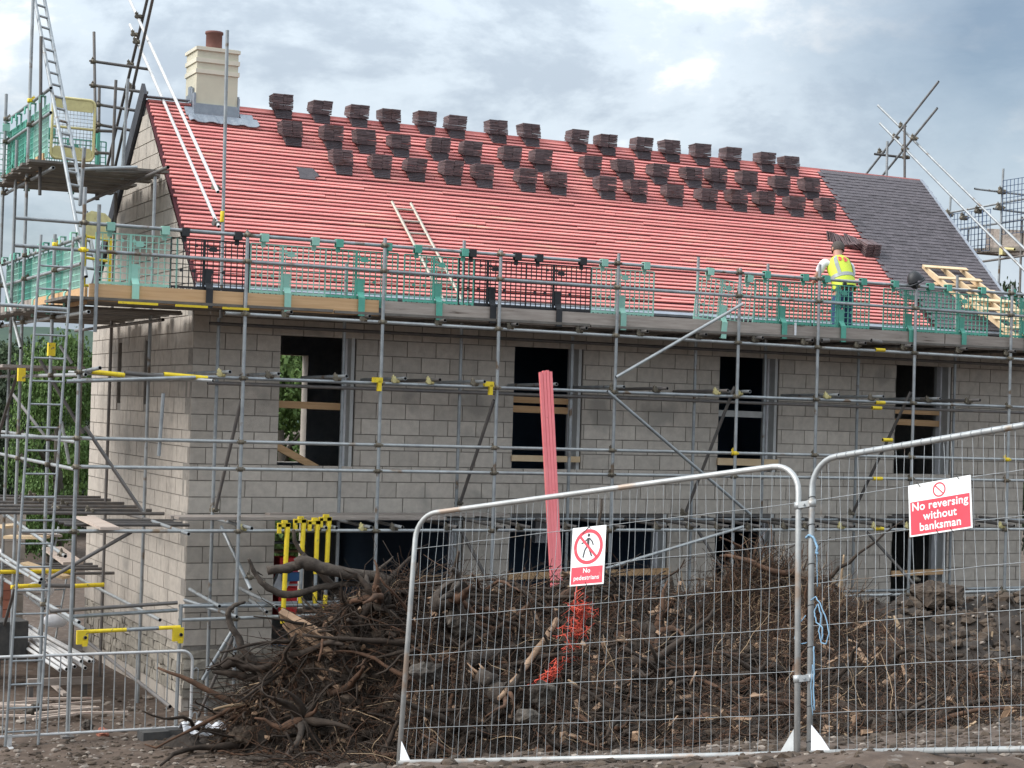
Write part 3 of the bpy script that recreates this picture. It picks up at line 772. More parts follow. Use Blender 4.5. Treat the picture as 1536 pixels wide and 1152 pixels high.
# tubes behind the upper platform
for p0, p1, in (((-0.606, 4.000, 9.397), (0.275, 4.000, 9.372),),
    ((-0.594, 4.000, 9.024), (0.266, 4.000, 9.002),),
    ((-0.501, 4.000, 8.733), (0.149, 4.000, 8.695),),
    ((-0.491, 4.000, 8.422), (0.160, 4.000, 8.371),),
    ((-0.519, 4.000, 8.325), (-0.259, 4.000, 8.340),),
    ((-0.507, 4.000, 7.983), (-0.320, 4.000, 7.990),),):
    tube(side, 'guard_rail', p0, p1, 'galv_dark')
    coupler(side, p0, rot=0)
# raking tubes over the ridge above the chimney
for p, q, mt in (((0.250, -0.179, 6.548), (0.250, 5.280, 10.313), 'white_tube'), ((0.130, -0.502, 6.977), (0.130, 5.027, 10.741), 'white_tube'),
                 ((0.200, 6.477, 7.969), (0.200, 3.904, 10.545), 'galv_dark'), ((0.050, 5.199, 7.862), (0.050, 2.971, 10.337), 'galv_dark')):
    tube(side, 'raker', p, q, mt)
for p0, in (((0.150, 4.210, 10.229),),
    ((0.150, 4.433, 9.983),),
    ((0.150, 4.285, 9.840),),
    ((0.150, 4.633, 9.536),),
    ((0.150, 4.494, 9.149),),):
    coupler(side, p0, rot=pi/2)
coupler(side, (0.250, -0.110, 6.599), rot=.5, mt='galv_dark'); coupler(side, (0.250, -0.022, 7.099), rot=.5)

# ================================================================ raking frame at the right ridge end and the scaffold of the next plot
rk = thing('scaffold', 'crossed raking scaffold tubes over the right end of the ridge', 'scaffold', (LEN+.3, 3.0, 5.0))
for p, q, mt in (((14.900, 4.504, 10.399), (14.900, -0.105, 6.981), 'galv'), ((14.750, 4.232, 9.992), (14.750, -0.030, 6.768), 'galv'),
                 ((14.750, 4.692, 8.996), (14.750, 2.518, 10.547), 'galv'), ((14.900, 4.379, 8.936), (14.900, 2.717, 10.092), 'galv'),
                 ((14.700, 3.371, 8.812), (14.700, 3.414, 9.838), 'galv_dark'), ((14.500, 3.661, 8.852), (14.500, 3.671, 9.545), 'galv'),
                 ((14.385, 3.900, 9.318), (15.223, 3.900, 9.317), 'galv_dark')):
    tube(rk, 'raker', p, q, mt)
for p0, in (((14.820, 3.603, 9.850),),
    ((14.820, 3.796, 9.656),),
    ((14.820, 3.236, 9.572),),
    ((14.820, 3.505, 9.401),),
    ((14.820, 4.235, 9.424),),
    ((14.820, 3.478, 9.244),),):
    coupler(rk, p0, rot=pi/2, s=1.15)
far = thing('scaffold', 'distant scaffold platform with blue mesh beyond the tiled roof end', 'scaffold', (18, 5, 0))
for p, q, mt in (((18.000, 4.360, 9.404), (18.000, 4.416, 6.721), 'galv'), ((18.000, 5.957, 8.985), (18.000, 5.989, 8.179), 'galv'), ((18.000, 5.364, 8.299), (18.000, 5.388, 7.853), 'galv'), ((18.000, 3.779, 8.372), (18.000, 3.789, 6.560), 'galv_dark'),
                 ((18.000, 6.329, 8.635), (18.000, 3.284, 8.741), 'galv'), ((18.000, 5.886, 8.256), (18.000, 3.269, 8.328), 'galv'), ((17.301, 4.400, 8.941), (19.034, 4.400, 8.919), 'galv'), ((17.801, 4.400, 8.574), (19.047, 4.400, 8.546), 'galv'),
                 ((18.000, 4.987, 7.535), (18.000, 3.243, 7.597), 'galv_dark')):
    tube(far, 'tube', p, q, mt)
for p in ((18.000, 4.342, 8.925), (18.000, 4.388, 8.602), (18.000, 5.027, 8.590), (18.000, 5.942, 8.601), (18.000, 5.475, 8.490)): coupler(far, p, rot=pi/2, s=1.5)
plank(far, 'toe_board', (18.050, 4.858, 7.972), (18.050, 3.304, 7.790), .05, .5, 'old_board')
for k in range(5): plank(far, 'scaffold_board', Vector((18.100, 5.481, 7.796))+Vector((k*.23,0,0)), Vector((18.100, 3.169, 7.705))+Vector((k*.23,0,0)), .22, .09, 'deck_board')
boxpart(far, 'board_clamp', (17.900, 4.203, 7.696), (.10,.10,.14), 'pale_yellow'); tube(far, 'marker_sleeve', (17.900, 4.166, 7.747), (17.900, 3.856, 7.712), 'pale_yellow', .03)
def far_mesh(y0, y1, z0, z1, x=17.95):
    b = MB(); n = int((y1-y0)/.10)
    for i in range(n+1): y = y0+(y1-y0)*i/n; b.tube([(x,y,z0),(x,y,z1)], .008, 4)
    m = int((z1-z0)/.12)
    for j in range(m+1): z = z0+(z1-z0)*j/m; b.tube([(x,y0,z),(x,y1,z)], .008, 4)
    b.build('mesh_panel', M['blue_mesh'], far, kind='stuff')
far_mesh(4.9, 6.2, 7.75, 8.6); far_mesh(4.65, 5.0, 7.75, 8.6); far_mesh(3.2, 4.3, 8.05, 9.15)

# ================================================================ things on the roof and the deck
ORD = ['first','second','third','fourth','fifth','sixth','seventh','eighth','ninth','tenth','eleventh','twelfth','thirteenth','fourteenth','fifteenth','sixteenth']
def tile_stacks():
    tb = MB(); tb.box((0,0,0), (.160, .262, .015)); tb.box((0,-.12,.003), (.16,.02,.019)); sm = tb.mesh('tile', M['stack_tile'])
    fb = MB()
    for i in range(6):
        u = i/5; r = Matrix.Rotation(radians(43-26*u), 3, 'X')
        fb.box(r @ Vector((0,.125,0))+Vector((random.uniform(-.006,.006), .004*i, .014+.025*i)), (.275-.004*(5-i), .25, .024), rot=r)
    fm = fb.mesh('base_tile', M['tile'])
    rows = [('top', ROW1), ('middle', ROW2), ('bottom', ROW3)]
    rng = random.Random(21)
    for rn, pts in rows:
        for j, p in enumerate(pts):
            s = p[1]/cos(TH); x = p[0]
            lab = f'{ORD[j]} stack of brown clay roof tiles from the chimney end, {rn} row on red battens'
            P = roofp(x, s, .025)
            t = thing('tile_stack', lab, 'tile stack', P, 'stacks of roof tiles on the battens')
            yaw = rng.uniform(-.07,.05); n = rng.choice((9,9,10,10,10)); gap = rng.uniform(-.004,.006); lean = rng.uniform(-.003,.003)
            link('base_tile', fm, t, Matrix.Translation(P) @ Matrix.Rotation(yaw+rng.uniform(-.03,.03), 4, 'Z'))
            split = rng.randint(2, n)
            for i in range(n):
                a = radians(15-15*i/(n-1))
                for c in (-1, 1):
                    xo = -.02+c*(.081+gap/2)+i*lean+rng.uniform(-.004,.004)
                    w = Matrix.Translation(P+Vector((xo, -.012+rng.uniform(-.006,.006), .160+.0245*i+(.006 if c > 0 else 0)*rng.random()))) @ Matrix.Rotation(yaw+rng.uniform(-.02,.02), 4, 'Z') @ Matrix.Rotation(a, 4, 'X') @ Matrix.Translation((0,.131,0))
                    link('tile', sm, t, w)
    # loose heap of tiles beside the worker, low stack at the edge of the finished tiling, one flat tile patch
    for (p, lab, n, fan) in (((11.826, 1.443, 7.216), 'slumped heap of brown tiles spilled on the battens above the worker', 13, 1), ((12.245, 1.333, 7.109), 'low stack of brown tiles at the stepped edge of the finished tiling', 8, 0)):
        p = Vector(p); t = thing('tile_heap', lab, 'tile stack', p)
        for i in range(n):
            if fan: c = p+Vector((-.16+.035*i, .12-.012*i, .10-.006*i)); w = Matrix.Translation(c) @ Matrix.Rotation(rng.uniform(-.3,.3), 4, 'Z') @ Matrix.Rotation(radians(75-4*i), 4, 'X') @ Matrix.Rotation(radians(28), 4, 'Y')
            else: c = p+Vector((rng.uniform(-.01,.01), -.02*i*.3, .0+.024*i)); w = Matrix.Translation(c) @ Matrix.Rotation(.1+rng.uniform(-.05,.05), 4, 'Z') @ Matrix.Rotation(radians(40-2*i), 4, 'X')
            link('tile', sm, t, w)
            if not fan: link('tile', sm, t, Matrix.Translation((.165,0,0)) @ w)
            elif i > 4: link('tile', sm, t, Matrix.Translation((.15,-.03,.02)) @ w)
    b = MB(); o = [(-.15,-.14),(.10,-.14),(.10,-.08),(.19,-.03),(.12,.14),(-.15,.14),(-.13,.04)]
    vs = [(x, y, z) for z in (0,.012) for x, y in o]; k = len(o)
    b.add(vs, [list(range(k))[::-1], list(range(k,2*k))]+[(i,(i+1)%k,k+(i+1)%k,k+i) for i in range(k)])
    tag(b.build('slate', M['tile'], world=Matrix.Translation(Vector((2.216, 1.904, 7.660))) @ ROT.to_4x4()), 'broken grey tile lying flat on the battens left of the stacks', 'tile')
ROW1 = [(2.148,2.922),(2.785,2.91),(3.415,2.908),(3.974,2.896),(4.596,2.904),(5.119,2.885),(5.881,2.88),(6.502,2.882),(7.398,2.873),(7.958,2.867),(8.654,2.862),(9.243,2.867),(9.857,2.862),(10.488,2.858),(11.223,2.863),(11.741,2.83)]
ROW2 = [(2.154, 2.414, 8.112),(2.819, 2.414, 8.111),(3.369, 2.400, 8.097),(3.946, 2.399, 8.097),(4.626, 2.396, 8.094),(5.189, 2.392, 8.090),(5.890, 2.375, 8.073),(6.463, 2.369, 8.068),(7.390, 2.372, 8.070),(8.044, 2.371, 8.070),(8.703, 2.356, 8.056),(9.383, 2.356, 8.055),(9.890, 2.364, 8.063),(10.529, 2.371, 8.069),(11.216, 2.367, 8.066),(11.855, 2.358, 8.057)]
ROW3 = [(2.830, 1.967, 7.679),(3.458, 1.969, 7.682),(4.040, 1.966, 7.679),(4.669, 1.967, 7.679),(5.213, 1.957, 7.670),(5.986, 1.957, 7.669),(6.540, 1.946, 7.659),(7.464, 1.956, 7.669),(8.057, 1.946, 7.659),(8.756, 1.945, 7.658),(9.428, 1.940, 7.654),(10.055, 1.950, 7.663),(10.629, 1.967, 7.679),(11.250, 1.954, 7.667),(11.922, 1.958, 7.671)]
tile_stacks()

def ladder(label, a, b, wdir, width, mt='alu', r=.017, step=.27, name='ladder', flat=False):
    a, b, wdir = Vector(a), Vector(b), Vector(wdir).normalized()
    t = thing(name, label, 'ladder', a)
    for s in (-.5, .5): tube(t, 'stile', a+wdir*width*s, b+wdir*width*s, mt, r)
    L = (b-a).length; n = int(L/step)
    for i in range(n):
        p = a+(b-a)*((i+.6)*step/L); tube(t, 'rung', p-wdir*width*.5, p+wdir*width*.5, mt, r*.72)
    return t
ladder('pole ladder lying up the red roof battens from the deck', Vector((3.86,-.28,5.50)), Vector((3.566, 1.416, 7.287)), (1,0,0), .31, 'alu', .024)
ladder('tall grey ladder leaning against the left end of the scaffold', (-2.42,-1.66,-.05), (-2.17,-1.50,6.15), (1,0,0), .39, 'galv', .017, .283)
ladder('long ladder rising past the high loading platform into the sky', (-1.62,-1.0,5.7), (-1.62,3.4,10.35), (.80,.60,0), .22, 'galv', .026, .27)
ladder('short ladder standing on the ground behind the scaffold', (-.95,4.5,.2), (-.55,5.0,2.1), (.9,.2,0), .30, 'galv', .016)

# brick guards: plastic mesh panels hung on the rails
def guard_mesh(name, mt):
    W, H = 1.04, .74
    b = MB()
    n = 13
    for i in range(n+1):
        x = W*i/n; r = .010 if i in (0, n) else .0052
        b.box((x, 0, H/2), (r*2, .012, H))
    m = 9
    for j in range(m+1):
        z = H*j/m; r = .009 if j in (0, m) else .0052
        b.box((W/2, .001, z), (W, .010, r*2))
    for i in range(26): b.box((W*(i+.5)/26, 0, .055), (.010, .010, .11))
    b.box((W/2, .002, .115), (W, .010, .03))
    b.box((W*.42, -.001, H/2), (.035, .014, H))
    for x in (.14, .30, .55, .70): b.box((x, -.002, .33), (.038, .014, .038)); 
    for x in (.33, .48): b.box((x, -.002, .66), (.038, .014, .038))
    me = b.mesh('mesh_panel', M[mt])
    c = MB(); c.box((0, .0, .0), (.10, .075, .012)); c.box((0, -.04, -.05), (.10, .012, .10)); c.box((0, .038, -.05), (.10, .012, .11)); c.box((0,.036,-.13),(.06,.01,.08))
    f = MB(); f.box((0, -.008, .25), (.090, .014, .20)); f.box((0, -.045, .125), (.090, .105, .014), rot=Matrix.Rotation(radians(48), 3, 'X')); f.box((0, -.084, -.03), (.090, .014, .24)); f.box((0,-.064,-.15),(.090,.05,.014))
    l = MB(); l.box((0,0,0),(.10,.012,.06)); l.box((0,.001,0),(.15,.010,.018))
    return me, c.mesh('hook', M[mt]), f.mesh('toe_bracket', M[mt]), l.mesh('name_plate', M[mt])
GM = {k: guard_mesh('guard', k) for k in ('green','pale_green','black')}
def guard(label, x, mt, y=-1.175, z=5.52, rot=0.0, tilt=0.0, foot=True, seq=0, plate=True, rail=None):
    me, c, f, l = GM[mt]
    t = thing('mesh_guard', label, 'mesh guard', (x, y, z), 'plastic mesh guards along the scaffold rails')
    base = Matrix.Translation((x, y, z)) @ Matrix.Rotation(rot, 4, 'Z') @ Matrix.Rotation(tilt, 4, 'Y')
    link('mesh_panel', me, t, base, kind='stuff')
    for dx in (.16, .86): link('hook', c, t, base @ Matrix.Translation((dx, -.062, .865)))
    if foot: link('toe_bracket', f, t, base @ Matrix.Translation((.50, 0, .02)))
    if plate: link('name_plate', l, t, base @ Matrix.Translation((.55, -.012, .62)))
    return t
G = [(-1.62,'pale_green','pale green mesh guard at the left corner of the deck rail, before the block gable',0),
     (-.66,'black','black mesh guard at the left roof corner beside the pale green one',0),
     (.40,'pale_green','pale green mesh guard right of the left black one, above orange toe board',0),
     (1.44,'green','green mesh guard above the right end of the orange toe board',0),
     (2.58,'green','green mesh guard in front of the foot of the roof ladder',0),
     (3.40,'black','black mesh guard just right of the roof ladder, first of two together',0),
     (4.44,'black','second black mesh guard right of the roof ladder, beside a pale green one',0),
     (5.49,'pale_green','pale green mesh guard before the bare gap in the middle of the rail',0),
     (7.22,'pale_green','pale green mesh guard hanging crooked right of the bare gap',.09),
     (8.30,'green','green mesh guard left of the worker above the rough grey toe board',0),
     (9.40,'green','green mesh guard in front of the worker in the yellow vest',0),
     (10.72,'green','green mesh guard below the finished grey tiling',0),
     (11.78,'green','green mesh guard in front of the leaning pale pallets',0),
     (13.10,'green','green mesh guard at the right edge of the picture',0),(14.1,'green','green mesh guard just outside the right edge',0)]
for i, (x, mt, lab, tl) in enumerate(G): guard(lab, x, mt, tilt=tl)
for i, (y, mt) in enumerate(((.35,'pale_green'),(1.45,'green'),(2.5,'pale_green'),(3.6,'green'),(4.6,'pale_green'))):
    guard(f'{ORD[i]} green mesh guard from the corner, on the deck beside the gable', XO+.10, mt, y=y, z=5.43, rot=-pi/2, plate=False)
for i, (y, mt) in enumerate(((2.75,'pale_green'),(3.85,'green'),(4.9,'green'))):
    guard(f'{ORD[i]} green mesh guard on the outer rail of the high loading platform', XO+.10, mt, y=y, z=7.55, rot=-pi/2, plate=False)
guard('green mesh guard behind the yellow gate on the high platform', -1.28, 'green', y=4.55, z=7.50, plate=True)
guard('green mesh guard behind the ladder on the high platform', -1.95, 'pale_green', y=4.62, z=7.50)
tag(boxpart(None, 'chimney_guard_post', (-.4, 4.4, 7.9), (.05,.05,1.0), 'green'), 'thin green post at the wall side of the high platform', 'post')

def safety_gate():
    c = [Vector(p) for p in ((-1.356, 3.200, 8.648), (-0.730, 3.200, 8.644), (-0.738, 3.200, 7.695), (-1.364, 3.200, 7.739))]
    t = thing('safety_gate', 'yellow framed loading gate with wire mesh on the high platform', 'gate', c[3])
    ux = (c[1]-c[0]); W = ux.length; ux.normalize(); uz = (c[0]-c[3]); H = uz.length; uz.normalize(); o = c[3]
    P = lambda x, z, y=0: o+ux*(x*W)+uz*(z*H)+Vector((0,y,0))
    b = MB(); pts = []
    for cx, cz, a0 in ((.12,.1,pi),(.88,.1,1.5*pi),(.88,.9,0),(.12,.9,.5*pi)):
        for k in range(5): a = a0+k*pi/8; pts.append(P(cx+.12*cos(a), cz+.1*sin(a)))
    b.tube(pts+[pts[0]], .022, 6, caps=False); b.build('frame', M['pale_yellow'], t)
    def pl(z0, z1):
        b = MB(); b.add([P(.05,z0,-.01),P(.95,z0,-.01),P(.97,z1-.05,-.01),P(.92,z1,-.01),P(.08,z1,-.01),P(.03,z1-.05,-.01)]+[P(.05,z0,.01),P(.95,z0,.01),P(.97,z1-.05,.01),P(.92,z1,.01),P(.08,z1,.01),P(.03,z1-.05,.01)], [(0,1,2,3,4,5),(11,10,9,8,7,6)]+[(i,6+i,6+(i+1)%6,(i+1)%6) for i in range(6)]); b.build('sheet_panel', M['pale_yellow'], t)
    pl(.80, .995); pl(.02, .20)
    b = MB()
    for i in range(1, 12): b.tube([P(i/12,.2), P(i/12,.8)], .0045, 4)
    for i in range(1, 10): b.tube([P(.02,.2+.06*i), P(.98,.2+.06*i)], .0045, 4)
    b.build('wire_mesh', M['galv_bright'], t, kind='stuff')
    b = MB(); b.tube([P(.02,.52), P(.98,.52)], .02, 6); b.build('rail', M['pale_yellow'], t)
safety_gate()
def yellow_post():
    t = thing('safety_gate', 'narrow yellow gate frame standing edge on at the deck corner', 'gate', (-1.68,-.9,5.4))
    for x, y in ((-1.72,-.95),(-1.30,-.55)): tube(t, 'frame_post', (x, y, 5.42), (x, y, 6.25), 'yellow', .026)
    for z in (5.6, 5.95, 6.22): tube(t, 'frame_rail', (-1.72,-.95,z), (-1.30,-.55,z), 'yellow', .018)
    b = MB(); b.add([(-1.72,-.95,6.22),(-1.3,-.55,6.22),(-1.3,-.55,6.5),(-1.4,-.65,6.56),(-1.62,-.85,6.56),(-1.72,-.95,6.5)]+[(-1.72,-.93,6.22),(-1.3,-.53,6.22),(-1.3,-.53,6.5),(-1.4,-.63,6.56),(-1.62,-.83,6.56),(-1.72,-.93,6.5)], [(0,1,2,3,4,5),(11,10,9,8,7,6)]+[(i,6+i,6+(i+1)%6,(i+1)%6) for i in range(6)]); b.build('sheet_panel', M['pale_yellow'], t)
yellow_post()

def pallets():
    t0, t1, t2 = Vector((13.329, 1.042, 6.869)), Vector((13.746, 1.044, 6.872)), Vector((14.168, 1.047, 6.875))
    b0 = Vector((t0.x+.42, -.92, 5.50)); dd = b0-t0
    for part, (u0, u1) in enumerate(((-.02,.50),(.46,1.0))):
        lab = 'pale new timber pallet leaning on the roof edge, upper one' if part == 0 else 'pale new timber pallet leaning from the deck below the upper one'
        off = Vector((.02,-.03,.05))*part
        t = thing('pallet', lab, 'pallet', t0+dd*u1+off, 'pallets leaning against the roof')
        for q in (t0, t1, t2):
            plank(t, 'bearer', q+dd*u0+off, q+dd*u1+off, .045, .09, 'pale_pine', up=(0,-.5,.8))
        for k in range(4 if part == 0 else 5):
            u = u0+.03+(u1-u0-.06)*k/(3.0 if part == 0 else 4.0)
            a, c = t0+dd*u+off, t2+dd*u+off; e = (c-a).normalized()*.07
            plank(t, 'slat', a-e+Vector((0,-.03,.05)), c+e+Vector((0,-.03,.05)), .085, .02, 'pale_pine', up=(0,-.5,.8))
            if k % 2: plank(t, 'slat', a-e+Vector((0,.03,-.055)), c+e+Vector((0,.03,-.055)), .085, .02, 'pale_pine', up=(0,-.5,.8))
pallets()
def hard_hat():
    b = MB(); n = 16; vs = []
    for j in range(7):
        a = j/6*pi/2
        for k in range(n):
            w = 2*pi*k/n; r = cos(a); vs.append((.125*r*cos(w)*1.1, .115*r*sin(w), .17*sin(a)+.012*sin(3*w)*(1-j/6)))
    for j in range(6):
        for k in range(n): b.f.append((j*n+k, j*n+(k+1)%n, (j+1)*n+(k+1)%n, (j+1)*n+k)); b.m.append(0); b.sm.append(True)
    b.v = vs
    b.tube([(.14*cos(2*pi*k/20)*1.1, .13*sin(2*pi*k/20), -.015+.03*cos(2*pi*k/20)) for k in range(21)], .016, 6, caps=False)
    b.rock((-.03,.02,-.05), (.18,.16,.16), amp=.2); b.rock((.09,-.03,.03),(.13,.10,.09),amp=.2)
    o = b.build('hard_hat', M['black'], world=Matrix.Translation((11.235,-1.30,6.40)) @ Matrix.Rotation(-.3, 4, 'Y'))
    tag(o, 'dark grey hard hat hung on top of a scaffold standard', 'hard hat')
hard_hat()

# ---------------------------------------------------------------- the roofer
def skin_mesh(name, joints, edges, mt, parent, sub=2):
    """joints: (x, y, z, radius x, radius y); grown with a Skin modifier and baked"""
    me = bpy.data.meshes.new(name); me.from_pydata([j[:3] for j in joints], edges, []); 
    o = bpy.data.objects.new(name, me); COL.objects.link(o)
    sk = o.modifiers.new('skin', 'SKIN'); sk.use_smooth_shade = True
    me.skin_vertices or None
    lay = me.skin_vertices[0].data
    for i, j in enumerate(joints): lay[i].radius = (j[3], j[4] if len(j) > 4 else j[3])
    lay[0].use_root = True
    ss = o.modifiers.new('sub', 'SUBSURF'); ss.levels = sub; ss.render_levels = sub
    dg = bpy.context.evaluated_depsgraph_get(); m2 = bpy.data.meshes.new_from_object(o.evaluated_get(dg)); m2.materials.clear(); m2.materials.append(M[mt])
    bpy.data.objects.remove(o); bpy.data.meshes.remove(me)
    for p in m2.polygons: p.use_smooth = True
    return link(name, m2, parent)
def worker():
    ox, oy, oz = 10.33, -.66, 5.44
    t = thing('person', 'person in yellow hi-vis vest and blue jeans bending over the roof edge, seen from behind', 'person', (ox, oy, oz))
    q = lambda x, y, z: (ox+x, oy+y, oz+z)
    pel = q(0,0,.86); ch = q(.02,.20,1.18); nk = q(.07,.28,1.33); hd = q(.12,.34,1.43); ht = q(.14,.38,1.55)
    J = [(*pel,.13,.10),(*q(.01,.09,1.02),.125,.095),(*ch,.15,.10),(*nk,.062,.062),(*hd,.088,.095),(*ht,.082,.095),
         (*q(-.21,.24,1.27),.062),(*q(-.285,.33,1.03),.045),(*q(-.20,.54,.92),.034),(*q(-.18,.64,.93),.03),
         (*q(.265,.23,1.24),.062),(*q(.355,.33,1.0),.045),(*q(.22,.58,.93),.034),(*q(.19,.68,.95),.03),
         (*q(-.10,.0,.80),.092),(*q(-.115,.03,.45),.062),(*q(-.12,-.02,.10),.042),(*q(-.12,.12,.045),.04),
         (*q(.10,.0,.80),.092),(*q(.12,.05,.45),.062),(*q(.125,.0,.10),.042),(*q(.125,.14,.045),.04)]
    E = [(0,1),(1,2),(2,3),(3,4),(4,5),(2,6),(6,7),(7,8),(8,9),(2,10),(10,11),(11,12),(12,13),(0,14),(14,15),(15,16),(16,17),(0,18),(18,19),(19,20),(20,21)]
    skin_mesh('body', J, E, 'skin', t)
    for s, h in ((-1, J[9]), (1, J[13])):                      # fingers on the tiles
        b = MB()
        for k in range(4):
            r = Vector(h[:3])+Vector(((k-1.5)*.018, .02, -.004)); b.tube([r, r+Vector((0,.04,-.004)), r+Vector((0,.065+.006*(k in (1,2)),-.022))], [.009,.008,.006], 6)
        r = Vector(h[:3])+Vector((-s*.03,0,0)); b.tube([r, r+Vector((-s*.025,.03,-.01))], [.010,.008], 6)
        b.build('fingers', M['skin'], t)
    skin_mesh('trousers', [(*q(0,-.005,.90),.15,.125),(*q(0,0,.84),.155,.13),(*q(-.10,.0,.76),.108),(*q(-.116,.03,.45),.085),(*q(-.12,-.01,.13),.07),(*q(.10,.0,.76),.108),(*q(.12,.05,.45),.085),(*q(.125,.01,.13),.07)],
              [(0,1),(1,2),(2,3),(3,4),(1,5),(5,6),(6,7)], 'jeans', t)
    skin_mesh('t_shirt', [(*q(.0,.06,.96),.11,.08),(*q(.02,.22,1.18),.12,.075),(*q(.06,.28,1.29),.06,.05),(*q(-.215,.24,1.255),.082),(*q(-.285,.30,1.06),.072),(*q(.275,.22,1.225),.085),(*q(.355,.28,1.03),.075)],
              [(0,1),(1,2),(1,3),(3,4),(1,5),(5,6)], 'tshirt', t)
    # vest: back sheet wrapped round the torso in rings
    n = 20; rings = [(-.005,-.03,.80,.20,.175),(0,.01,.92,.195,.17),(.01,.075,1.03,.20,.17),(.02,.155,1.16,.215,.175),(.035,.215,1.255,.205,.16),(.055,.255,1.33,.115,.10)]
    def ring(c, k):
        x, y, z, rx, ry = c; w = 2*pi*k/n
        return Vector(q(x+rx*cos(w), y+ry*sin(w)*.9, z-ry*sin(w)*.45))
    b = MB()
    b.v = [ring(c, k) for c in rings for k in range(n)]
    for i in range(len(rings)-1):
        for k in range(n): b.f.append((i*n+k, i*n+(k+1)%n, (i+1)*n+(k+1)%n, (i+1)*n+k)); b.m.append(0); b.sm.append(True)
    v = b.build('vest', M['hivis'], t)
    def interp(u):                                           # ring at height u in 0..len-1
        i = min(int(u), len(rings)-2); f = u-i
        return [a*(1-f)+c*f for a, c in zip(rings[i], rings[i+1])]
    b = MB()
    for u0, u1 in ((1.35,1.85),):
        A, Bq = interp(u0), interp(u1); A[3] += .006; A[4] += .006; Bq[3] += .006; Bq[4] += .006
        vs = [ring(A, k) for k in range(n)]+[ring(Bq, k) for k in range(n)]
        b.add(vs, [(k, (k+1)%n, n+(k+1)%n, n+k) for k in range(n)], 0, True)
    for kk in (12.2, 17.2):                                   # braces of reflective tape over the back
        vs = []
        for u in (1.6, 2.2, 3.0, 4.0, 4.7):
            c = interp(u); c[3] += .007; c[4] += .008
            vs += [ring(c, kk), ring(c, kk+.9)]
        b.add(vs, [(2*i, 2*i+1, 2*i+3, 2*i+2) for i in range(4)])
    b.build('reflective_band', M['band'], v)
    # red print on the back: two slanted letters D and a small wedge
    b = MB()
    def onback(k, u): 
        c = interp(u); c[3] += .009; c[4] += .011; return ring(c, k)
    for k0 in (13.35, 14.75):
        w, h = .85, .85; u0 = 3.35-.18*(k0-13.6)
        o = [(0,0),(.55,.0),(1,.3),(1,.75),(.55,1),(0,1)]; inn = [(.38,.28),(.5,.28),(.62,.42),(.62,.62),(.5,.74),(.38,.74)]
        f = lambda p: onback(k0+p[0]*w, u0+p[1]*h)
        vs = [f(p) for p in o]+[f(p) for p in inn]; b.add(vs, [(i,(i+1)%6,6+(i+1)%6,6+i) for i in range(6)])
    b.add([onback(15.75,3.45),onback(16.1,3.55),onback(15.8,3.75)], [(0,1,2)])
    b.build('back_print', M['sign_red'], v)
    # hair cap and ears
    b = MB(); c = Vector(ht)*.55+Vector(hd)*.45; m = 14
    ax = (Vector(ht)-Vector(hd)).normalized(); e1 = Vector((1,0,0)); e2 = ax.cross(e1).normalized(); e1 = e2.cross(ax)
    vs = []
    for j in range(8):
        a = -.45+j/7*(pi/2+.45)
        for k in range(m):
            w = 2*pi*k/m; vs.append(c+(e1*cos(w)*.106+e2*sin(w)*.118)*cos(a)+ax*.125*sin(a))
    b.v = vs
    for j in range(7):
        for k in range(m): b.f.append((j*m+k, j*m+(k+1)%m, (j+1)*m+(k+1)%m, (j+1)*m+k)); b.m.append(0); b.sm.append(True)
    b.build('hair', M['hair'], t)
    for s in (-1, 1):
        b = MB(); b.rock(c+e1*s*.098-ax*.03, (.025,.05,.07), amp=.08, smooth=True); b.build('ear', M['skin'], t)
    for k in (17, 21):
        b = MB(); p = Vector(J[k][:3]); b.box(p+Vector((0,-.05,-.005)), (.11,.30,.075)); b.box(p+Vector((0,-.14,.06)), (.11,.12,.10)); b.build('boot', M['boots'], t)
    b = MB(); b.box(q(-.06,-.16,.86), (.16,.03,.05), rot=Matrix.Rotation(.5,3,'Y')); b.build('belt_tool', M['black'], t)
worker()

# ================================================================ things hung on or leaning on the scaffold
def timber_bundle():
    t = thing('timber_bundle', 'bundle of four pink red timber battens leaning upright before the window', 'timber', (4.75,-1.9,1.3))
    T = Vector((4.518, -1.700, 4.729)); B = Vector((4.560, -2.150, 1.750))
    z = (T-B).normalized(); x = Vector((1,0,0)); x = (x-z*x.dot(z)).normalized()
    for k in range(4):
        o = x*(k-1.5)*.050; e = random.uniform(-.02,.02)
        b = MB(); y = z.cross(x); r = Matrix((x, y, z)).transposed()
        p, q = B+o*.85, T+o+z*e; d = (q-p).normalized(); r = Matrix((x, d.cross(x), d)).transposed()
        b.box((p+q)/2, (.042, .045, (q-p).length), rot=r); b.build('batten', M['red_timber'], t)
timber_bundle()
def yellow_hooks():
    spec = [((431,792),(424,935),1.0,'first yellow hook tube from the left hanging on the lower ledger'),((454,785),(449,905),.40,'second yellow hook tube, its lower part bare grey steel'),
            ((476,788),(472,905),.8,'third yellow hook tube hanging on the lower ledger'),((492,780),(487,916),.45,'rightmost yellow hook tube with a square hook over the ledger')]
    for (p, q, fr, lab) in HK:
        p, q = Vector(p), Vector(q); t = thing('hook_tube', lab, 'scaffold hook', p, 'yellow hook tubes on the ledger')
        m = p+(q-p)*fr
        tube(t, 'shaft', m, p, 'yellow', .032)
        if fr < .95:
            e = p+(q-p)*.82; tube(t, 'bare_tube', e, m, 'galv', .024); tube(t, 'lower_sleeve', q, e, 'yellow', .030)
        b = MB(); b.box(p+Vector((-.05,0,.05)), (.17,.05,.05)); b.box(p+Vector((-.11,0,-.0)), (.045,.05,.12)); b.box(p+Vector((.0,0,.01)), (.06,.05,.12)); b.box(p+Vector((-.04,.0,.09)),(.07,.06,.04))
        b.build('hook', M['yellow'], t)
